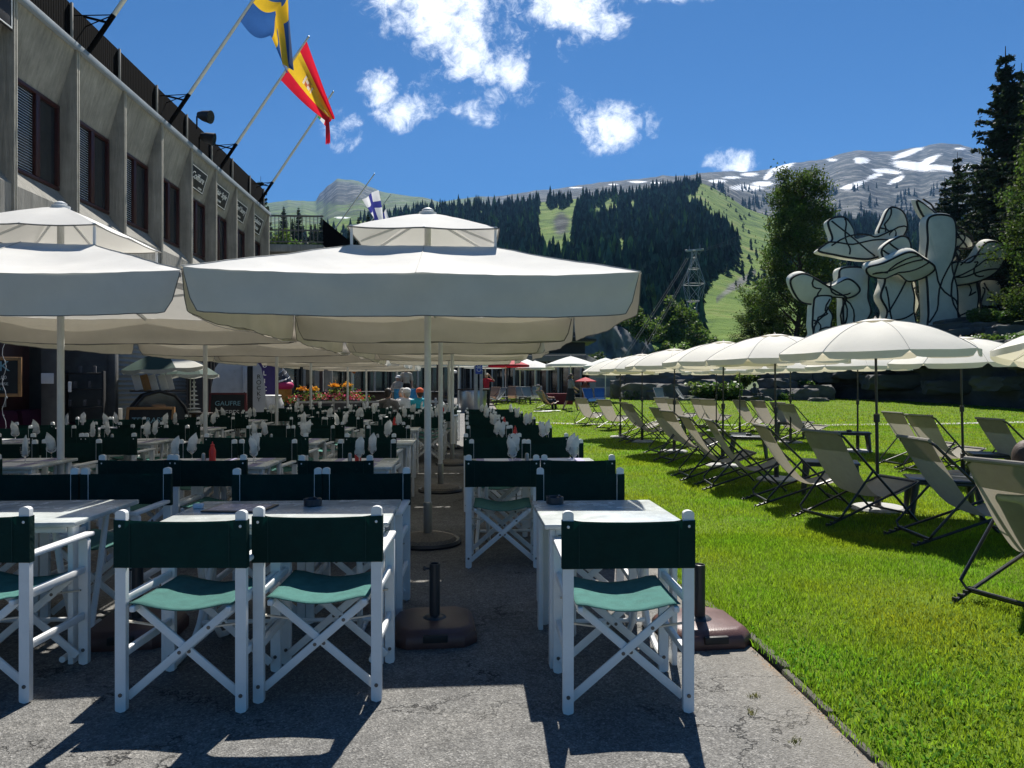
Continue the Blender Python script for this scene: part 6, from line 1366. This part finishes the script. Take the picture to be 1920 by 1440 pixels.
# green and white beach parasols
gw = [mat('green_parasol_cloth', (.05, .1, .08), .8, .1, trans=.25), mat('white_parasol_cloth', (.66, .66, .6), .8, .1, trans=.35)]
def mk_gp():
    t = thing('striped_parasol', 'x', 'parasol'); b = MB(); n = 8
    for k in range(n):
        b.cur = 0 if k in (5, 6, 7, 0, 4) else 1
        b.grid(lambda u, v, k=k: (lambda a, r, z: (r*math.cos(a), r*math.sin(a), z))(2*math.pi*(k+u)/n, .82*v*(1-.05*math.sin(math.pi*u)*v), 2.08-.33*v**1.5-.02*math.sin(math.pi*u)*v), 8, 8)
        b.cur = 1; b.grid(lambda u, v, k=k: (lambda a, r, z: (r*math.cos(a), r*math.sin(a), z))(2*math.pi*(k+u)/n, .82*(1-.05*math.sin(math.pi*u)), 2.08-.33-.02*math.sin(math.pi*u)-.09*v*(.6+.4*abs(math.sin(u*math.pi)))), 8, 2)
    b.build('canopy', gw, t); b = MB(); b.tube([(0, 0, 0), (0, 0, 2.12)], .014, 8); b.build('pole', pole_white, t); return t
o = put('gp', mk_gp, at(322, 14.9), 0, 'small green and white parasol beside the gondola cabin', 'striped beach parasols'); o.rotation_euler = (R(2), R(4), R(-100))
o = put('gp', mk_gp, at(357, 16.6), R(40), 'second striped parasol, whiter, behind the gondola cabin', 'striped beach parasols'); o.scale = (.8, .8, .93)
b = MB(); b.lathe([(.14, 0), (.14, .03), (.02, .05)]+[(r, .06+k*.1+q) for k, r0 in enumerate((.15, .12, .1, .085, .07, .055, .04)) for r, q in ((.02, 0), (r0, .02), (r0*.8, .035), (.02, .05))]+[(.004, .8)], 16); o = b.build('tiered_stand', sign_white); o.location = at(364, 16.4, .75); tag(o, 'white tiered stand tapering to the top in front of the shutter', 'stand')
b = MB(); b.cbox((0, 0, .72), (.7, .5, .03), .005); b.cbox((0, 0, .36), (.08, .08, .70), .01); b.cbox((0, 0, .02), (.4, .4, .04), .01); o = b.build('serving_table', dark_wood); o.location = at(364, 16.4); tag(o, 'small dark table under the white tiered stand', 'table')
# white cabin with an open door and letters down its side
t = thing('white_cabin', 'white rounded cabin with open door and dark letters down its side', 'cabin', at(447, 20.4), R(18)); cw = mat('cabin_white', (.55, .57, .6), .35, .08, 3, coat=.3)
pr = [(-.62, .1), (-.72, .6), (-.70, 1.3), (-.6, 1.85), (-.42, 2.12), (.42, 2.12), (.6, 1.85), (.7, 1.3), (.72, .6), (.62, .1)]
b = MB(); b.prism(pr, -.6, .6, lambda x, z, y: (x, y, z)); b.build('shell', cw, t)
b = MB(); b.prism([(-.5, .75), (-.54, 1.3), (-.44, 1.8), (.05, 1.8), (.05, .75)], -.625, -.602, lambda x, z, y: (x, y, z)); b.build('window', mat('frosted_pane', (.5, .53, .57), .3, .1), t)
b = MB(); b.box((.3, -.612, 1.05), (.14, .02, 1.7)); b.build('door_gap', black_flat, t); b = MB(); b.cbox((.16, -.64, 1.05), (.12, .03, 1.75), .01); dr = b.build('door', cw, t); b = MB(); b.ball((.15, -.665, 1.15), .025, 8, 6); b.build('handle', black_flat, dr)
b = MB(); b.cbox((-.2, -.64, .52), (.62, .03, .3), .01); b.build('counter', dark_wood, t); b = MB(); b.cbox((-.22, -.665, .6), (.5, .012, .07), .002); b.build('name_strip', sign_white, t)
for k, c in enumerate('ROCKY'): text('lettering', c, .17, black_flat, t, frame((.53, -.606, 1.6-.16*k), (1, 0, 0), (0, 0, 1)), .003)
# upright purple banner
t = thing('banner', 'tall dark purple banner with white letters one below the other', 'banner', at(503, 22.2), R(6)); b = MB(); b.grid(lambda u, v: ((u-.5)*.62, .03*math.sin(u*5+v*2), .15+2.3*v), 8, 12); b.build('cloth', mat('purple_cloth', (.022, .012, .10), .7, .2, 4), t, solid=.004)
b = MB(); b.tube([(-.34, 0, 0), (-.34, 0, 2.5)], .018, 8); b.build('pole', steel, t)
for k, c in enumerate('OULICKA'): text('lettering', c, .2, sign_white, t, frame((-.1, -.036, 2.22-.245*k), (1, 0, 0), (0, 0, 1)), .002)
# white barrel, ice cream figure, planters
b = MB(); b.lathe([(.3, 0), (.36, .2), (.4, .5), (.38, .8), (.3, 1.02), (.32, 1.06), (.28, 1.08)], 24); o = b.build('barrel', mat('white_barrel', (.45, .46, .47), .5, .1)); o.location = at(507, 20.9); tag(o, 'large white barrel at the foot of the purple banner', 'barrel')
t = thing('ice_cream_sign', 'giant ice cream cone sign with pink scoop and black and white swirl', 'sign', at(531, 26.6)); b = MB(); b.lathe([(.12, .50), (.20, .52), (.235, .98), (.245, 1.0)], 20); b.build('cone', mat('waffle', (.48, .24, .05), .6, .25, 20, .6, 60), t)
b = MB(); b.ball((.03, -.02, 1.12), (.26, .26, .17), 18, 12); b.build('scoop', mat('pink_scoop', (.52, .02, .13), .5, .1), t); b = MB(); b.ball((-.16, 0, 1.16), (.2, .22, .2), 16, 10); b.lathe([(.24, 1.2), (.22, 1.32), (.14, 1.46), (.05, 1.6), (.005, 1.66)], 16); b.build('topping', black_plastic, t)
b = MB()
for q in range(3): b.tube([(.25*(1-k/11)*math.cos(k*.55+q*2.1), .25*(1-k/11)*math.sin(k*.55+q*2.1), 1.22+.042*k) for k in range(11)], [.032*(1-k/14) for k in range(11)], 6)
b.build('swirl', sign_white, t); b = MB(); b.tube([(0, 0, 0), (0, 0, .52)], .03, 8); b.lathe([(.25, 0), (.25, .03), (.03, .05)], 16); b.build('stand', wood_frame, t); t.scale = (1.36, 1.36, 1.2)
petal_r = leaf_mat('red_petal', (.50, .04, .09), (.55, .07, .12), .3, .6, .5, .04); petal_o = leaf_mat('salmon_petal', (.5, .22, .14), (.5, .25, .15), .3, .6, .4, .04); petal_y = leaf_mat('yellow_petal', (.75, .36, .02), (.75, .4, .03), .3, .6, .3, .03)
for (px, d, w_, z, lab) in ((575, 26.3, .95, .62, 'black planter with red and salmon flowers, left one beside the ice cream sign'), (636, 26.0, 1.15, .75, 'black planter with red flowers and tall yellow blooms, right one'),):
    t = thing('flower_planter', lab, 'planter', at(px, d), 0, 'flower planters'); t.scale = (1.3, 1.2, 1.12); b = MB(); b.cbox((0, 0, z/2), (w_, .5, z), .02); b.cbox((0, 0, z-.03), (w_+.06, .56, .06), .01); b.build('pot', black_plastic, t); rng = np.random.default_rng(px)
    def cloud(n, sx, sy, sz, z0): return np.stack([rng.normal(0, sx, n), rng.normal(0, sy, n), z0+np.abs(rng.normal(0, sz, n))], 1)
    leaf_cloud(cloud(900, w_*.32, .2, .13, z-.05), .04, rng, 'foliage', bush_leaf, t, .6)
    for nm, m, n, x0, zz in (('red_flower', petal_r, 420, -.18, .1), ('red_flower', petal_r, 420, .3, .08), ('salmon_flower', petal_o, 380, .02, .1)):
        q = cloud(n, w_*.15, .2, .11, z+zz-.1); q[:, 0] += x0*w_; leaf_cloud(q, .026, rng, nm, m, t, .8)
    for k in range(2):
        b = MB(); x = (-.12, .2)[k]*w_
        for s in range(6): b.tube([(x, 0, z), (x+random.uniform(-.1, .1), random.uniform(-.06, .06), z+random.uniform(.3, .5))], .006, 5)
        st = b.build('stem', dark_leaf, t); q = cloud(170, .06, .06, .05, z+.42); q[:, 0] += x; leaf_cloud(q, .028, rng, 'yellow_flower', petal_y, t, .8); q = cloud(160, .07, .07, .12, z+.15); q[:, 0] += x; leaf_cloud(q, .04, rng, 'foliage', bush_leaf, t, .5)
# ------------------------------------------------------------------ bar and the low buildings at the end of the terrace
dark_wall = mat('dark_facade', (.018, .018, .019), .7, .3, 1.5); eave = mat('grey_eave', (.14, .14, .135), .7, .2, 3); post_g = mat('grey_post', (.3, .3, .29), .6, .15)
def low_building(label, p0, p1, h, depth, panes, name='low_building', eave_h=.45, zb=0.):
    a = Vector((p0.x, p0.y, 0)); b_ = Vector((p1.x, p1.y, 0)); ax = (b_-a); L_ = ax.length; rz = math.atan2(ax.y, ax.x); t = thing(name, label, 'building', (a.x, a.y, zb), rz)
    b = MB(); b.box((L_/2, depth/2+.05, h/2-.5), (L_, depth, h+1)); b.build('wall', dark_wall, t)
    b = MB(); b.cbox((L_/2, depth/2-.6, h+eave_h/2), (L_+.8, depth+1.6, eave_h), .03); b.build('roof', eave, t); step = L_/panes
    for k in range(panes):
        b = MB(); x = step*(k+.5); 
        for (cx, cz, sx, sz) in ((x-step*.42, h*.5, .07, h*.86), (x+step*.42, h*.5, .07, h*.86), (x, h*.92, step*.84, .08), (x, h*.1, step*.84, .1)): b.cbox((cx, .0, cz), (sx, .08, sz), .008)
        o = b.build('window', eave, t); b = MB(); b.box((x, .03, h*.5), (step*.84, .02, h*.82)); b.build('pane', window_m, o)
    for k in range(panes+1):
        b = MB(); b.cbox((step*k, -1.1, h/2), (.12, .12, h), .01); b.build('post', post_g, t)
    return t
low_building('long low building with dark glass and grey posts behind the far parasols', P(832, 52), P(1092, 50), 2.5, 8, 13, zb=.45)
low_building('dark shopfront with grey posts behind the flower planters', P(470, 35), P(845, 40), 2.55, 6, 9, zb=.25)
t = thing('chalet', 'black timber chalet with stacked balconies under the cliff', 'building', P(1010, 66, .4), R(-4)); b = MB(); b.box((0, 3, 2.6), (8.6, 6, 6.4)); b.build('wall', dark_wall, t)
for k, z in enumerate((3.3, 4.9)): b = MB(); b.cbox((.4, -.5, z), (9.4, 1.0, .1), .01); b.cbox((.4, -.95, z+.45), (9.4, .06, .1), .01); b.build('balcony', eave, t)
b = MB(); b.prism([(-5.2, 5.75), (5.2, 4.9), (5.2, 5.1), (-5.2, 5.95)], -1.4, 6.6, lambda x, z, y: (x, y, z)); b.build('roof', black_flat, t)
for (px, d, l, h, z0, lab) in ((1112, 52, 6.0, 1.9, .5, 'white container building behind the walking woman'), (1165, 50, 4.5, 1.7, .45, 'grey white shed at the foot of the rocks')):
    t = thing('white_shed', lab, 'shed', P(px, d, z0), R(-3), 'pale sheds at the far end of the lawn'); b = MB(); b.cbox((0, 1.2, h/2), (l, 2.4, h), .02); b.build('wall', mat('shed_wall_%d' % px, (.42, .43, .43), .6, .1), t); b = MB(); b.cbox((0, 1.0, h+.08), (l+.6, 3.2, .14), .02); b.build('roof', sign_white, t)
    b = MB(); b.box((-l*.1, -.012, h*.62), (l*.6, .02, h*.34)); b.build('window', mat('shed_glass_%d' % px, (.2, .25, .3), .1, .1), t)
bar = thing('bar_counter', 'dark wooden outdoor bar counter with a shelf in the middle background', 'bar', P(712, 28.2, .05), R(3)); b = MB(); b.cbox((0, 0, .5), (4.6, .5, 1.0), .02); 
for k in range(24): b.box((-2.2+k*.19, -.257, .5), (.02, .012, .95))
b.build('front', dark_wood, bar); b = MB(); b.cbox((0, -.05, 1.03), (4.8, .75, .06), .015); b.build('counter_top', black_flat, bar)
for x in (-2.3, 2.3): b = MB(); b.cbox((x, .2, 1.3), (.12, .12, 2.6), .01); b.build('post', dark_wood, bar)
b = MB(); b.box((-1.4, -.27, .72), (.5, .01, .35)); b.build('notice', sign_white, bar)
b = MB(); b.grid(lambda u, v: ((u-.5)*.85, -.02*math.sin(u*14), .3+.85*v), 12, 6); o = b.build('blue_banner', mat('blue_banner', (.02, .2, .42), .7, .35, 9), solid=.004); o.location = P(766, 21.0, .1); tag(o, 'bright blue patterned cloth hanging behind the seated diners', 'banner')
b = MB(); b.tube([(-.46, 0, 0), (-.46, 0, 1.2)], .015, 6); b.tube([(.46, 0, 0), (.46, 0, 1.2)], .015, 6); b.tube([(-.46, 0, 1.16), (.46, 0, 1.16)], .012, 6); o = b.build('banner_stand', steel); o.location = P(766, 21.03, .1); tag(o, 'thin metal stand carrying the bright blue cloth', 'stand')
# menu stand with orange sign, stainless drum, sign post
b = MB(); b.cbox((0, 0, 0), (.42, .03, .42), .005, Matrix.Rotation(R(40), 3, 'Y')); o = b.build('orange_sign', mat('orange_sign', (.45, .13, .01), .5, .2)); o.location = P(663, 28.9, 2.1); tag(o, 'tilted orange diamond sign above the bar', 'sign')
b = MB(); b.tube([(0, 0, 0), (0, 0, 1.9)], .02, 6); o = b.build('sign_stake', steel); o.location = P(663, 28.96, .05); tag(o, 'thin stake carrying the orange diamond sign', 'post')
t = thing('steel_drum', 'large brushed steel drum at the end of the terrace beside the sign post', 'drum', P(887, 33.0, .1)); b = MB(); b.lathe([(.55, 0), (.62, .5), (.64, .95), (.62, 1.0)], 24); b.build('body', steel, t); b = MB(); b.cbox((0, 0, 1.05), (1.5, 1.0, .06), .01); b.build('lid', dark_wood, t)
t = thing('sign_post', 'grey sign post with a blue round-cornered sign on top', 'sign post', P(898, 30.5, .08)); b = MB(); b.cbox((-.13, 0, 1.05), (.16, .1, 2.1), .015); b.cbox((.1, 0, .95), (.14, .1, 1.9), .015); b.build('post', post_g, t)
b = MB(); b.cbox((.0, -.07, 2.0), (.3, .04, .5), .05); sg = b.build('panel', mat('sign_blue', (.012, .05, .3), .5, .15), t); b = MB()
for z in (2.14, 1.93): b.tube([(.0+.09*math.cos(a*.5236), -.093, z+.07*math.sin(a*.5236)) for a in range(13)], .008, 5)
b.box((0, -.093, 2.035), (.22, .006, .02)); b.build('symbol', sign_white, sg)
# far parasols beyond the terrace
red_cloth = mat('red_parasol_cloth', (.48, .02, .035), .75, .1, trans=.25); wcl = mat('white_far_parasol', (.74, .74, .70), .8, .06, trans=.25)
def mk_fp(m, n=6):
    def f():
        t = thing('cafe_parasol', 'x', 'parasol'); b = MB(); b.grid(lambda u, v: (lambda a, r, z: (r*math.cos(a), r*math.sin(a), z))(2*math.pi*u, 1.45*v*(1-.09*math.sin(math.pi*((u*n) % 1))*v), 2.55-.48*v**1.1), n*6, 5); b.grid(lambda u, v: (lambda a, r, z: (r*math.cos(a), r*math.sin(a), z))(2*math.pi*u, 1.45*(1-.09*math.sin(math.pi*((u*n) % 1))), 2.07-.12*v), n*6, 1); b.build('canopy', m, t)
        b = MB(); b.tube([(0, 0, 0), (0, 0, 2.6)], .03, 8); b.lathe([(.3, 0), (.3, .06), (.03, .08)], 14); b.build('pole', pole_white, t); return t
    return f
FPG2 = 'cafe parasols at the far end'
for (px, d, k, sc, lab) in ((948, 42, 'red', .98, 'red parasol at the far end of the lawn'), (975, 45, 'wh', 1.0, 'white parasol just behind the red one'), (1003, 44, 'wh', .9, 'white parasol right of the red one, lower and scalloped'), (1070, 43, 'wh', 1.12, 'large white parasol behind the walking woman'), (910, 45, 'wh', .95, 'white parasol left of the red one behind the sign post'), (822, 42, 'wh', .8, 'small white parasol between the middle parasol poles'), (745, 33, 'wh', .98, 'white parasol over the bar, left one'), (800, 33.5, 'wh', 1.0, 'white parasol over the bar, behind the front pole'), (860, 34, 'wh', 1.0, 'white parasol over the bar, right one'), (1135, 41, 'wh', .95, 'white parasol left of the far cream lawn parasols'), (660, 36, 'wh', .9, 'white parasol behind the bar, leftmost'), (1098, 47, 'red', .5, 'small dark red parasol near the white container')):
    p = ground_at(px, d); o = put('fp'+k, mk_fp(red_cloth if k == 'red' else wcl), p, random.uniform(0, 1), lab, FPG2); o.scale = (sc, sc, min(1.05, sc+.05))
# far deck chairs
far_cl = {'salmon': mat('salmon_sling', (.42, .26, .17), .8, .1, trans=.2), 'grey': mat('grey_sling', (.3, .31, .3), .8, .1, trans=.2), 'blue': mat('blue_sling', (.06, .16, .42), .8, .25, 20, trans=.2)}
FDG = 'deck chairs at the far end of the lawn'
for (px, d, rz, k, lab) in ((926, 38, 160, 'salmon', 'salmon deck chair beside the woman in red'), (935, 37.5, 120, 'grey', 'grey deck chair overlapping the salmon one beside the woman in red'), (961, 39.5, 175, 'salmon', 'salmon deck chair under the red parasol'), (977, 39, 178, 'grey', 'grey deck chair right of the one under the red parasol'), (990, 38.5, 195, 'grey', 'second grey deck chair under the white parasol'), (1006, 40, 170, 'grey', 'grey deck chair behind the man in the cap'), (1023, 33.5, -60, 'salmon', 'salmon deck chair in which the man with the cap lies'), (1105, 36.5, 190, 'blue', 'blue patterned deck chair left one near the boulder'), (1124, 37, 170, 'blue', 'blue patterned deck chair right one near the boulder'), (1238, 38, 185, 'grey', 'pale grey deck chair with a towel before the dark boulders'), (1279, 39, 230, 'grey', 'blue grey deck chair beside the towel chair')):
    p = ground_at(px, d); p.z += .02; put('fd'+k, lambda k=k: make_deckchair(far_cl[k]), p, R(rz), lab, FDG)
b = MB(); b.cbox((0, 0, .74), (1.2, .7, .03), .01); b.grid(lambda u, v: ((u-.5)*1.26, -.36, .72-.5*v), 4, 3); b.grid(lambda u, v: (-.63, (u-.5)*.72, .72-.5*v), 4, 3); b.grid(lambda u, v: (.63, (u-.5)*.72, .72-.5*v), 4, 3); o = b.build('clothed_table', cl('dark_red_cloth', (.14, .012, .02))); o.location = ground_at(1048, 34.5); tag(o, 'table under a dark red cloth beside the man with the cap', 'table')
for (px, lab) in ((941, 'dark low table between the far deck chairs, left one'), (984, 'dark low table between the far deck chairs, right one')): put('low', mk_low, ground_at(px, 38.2), 0, lab, LG)
b = MB(); b.ball((0, 0, 1.05), (.12, .1, .2), 8, 6); b.tube([(0, 0, 0), (0, 0, 1.0)], [.16, .13], 8); b.tube([(-.25, 0, 1.0), (.25, 0, 1.0)], .06, 6); o = b.build('wooden_post_figure', mat('rust_wood', (.2, .05, .02), .7, .2)); o.location = ground_at(1097, 38); tag(o, 'rust coloured wooden post between the walking woman and the blue deck chairs', 'post')
for (px, d, lab) in ((1017, 31.8, 'pale flat cloth lying on the grass, larger one'), (1034, 32.2, 'pale flat cloth lying on the grass, smaller one')):
    b = MB(); b.grid(lambda u, v: ((u-.5)*.8, (v-.5)*.4, .02+.02*mnoise.noise(Vector((u*5, v*5, px)))), 8, 4); o = b.build('towel', sign_white); o.location = ground_at(px, d)+Vector((0, 0, .05)); tag(o, lab, 'towel')
b = MB(); b.ball((0, 0, .55), (.3, .26, .26), 12, 8); b.lathe([(.2, 0), (.24, .3)], 12); o = b.build('white_bin', sign_white); o.location = P(712, 24, .05); tag(o, 'round white bin half hidden behind the chairs in the middle', 'bin')
# white picket panels in front of the bar
t = thing('low_fence', 'low grey fence panel behind the middle tables', 'fence', P(690, 22.5, .05), R(3)); b = MB()
for z in (.25, .5, .78): b.cbox((0, 0, z), (4.4, .03, .07), .005)
for k in range(5): b.cbox((-2.15+k*1.07, .03, .45), (.07, .06, .9), .008)
b.build('panel', post_g, t)
# ------------------------------------------------------------------ mountain air
def haze():
    m = bpy.data.materials.new('mountain_air'); m.use_nodes = True; nt = m.node_tree; nt.nodes.remove(nt.nodes['Principled BSDF'])
    v = nt.nodes.new('ShaderNodeVolumePrincipled'); v.inputs['Color'].default_value = (.26, .52, 1, 1); v.inputs['Density'].default_value = HAZE; v.inputs['Anisotropy'].default_value = .2; nt.links.new(v.outputs[0], nt.nodes['Material Output'].inputs['Volume'])
    b = MB(); b.box((0, 1950, 680), (9600, 4400, 1430)); o = b.build('haze', m); tag(o, 'thin blue mountain air over the whole valley', 'haze', kind='stuff')
HAZE = 6e-5
if HAZE: haze()
print('OBJECTS', len(bpy.data.objects))
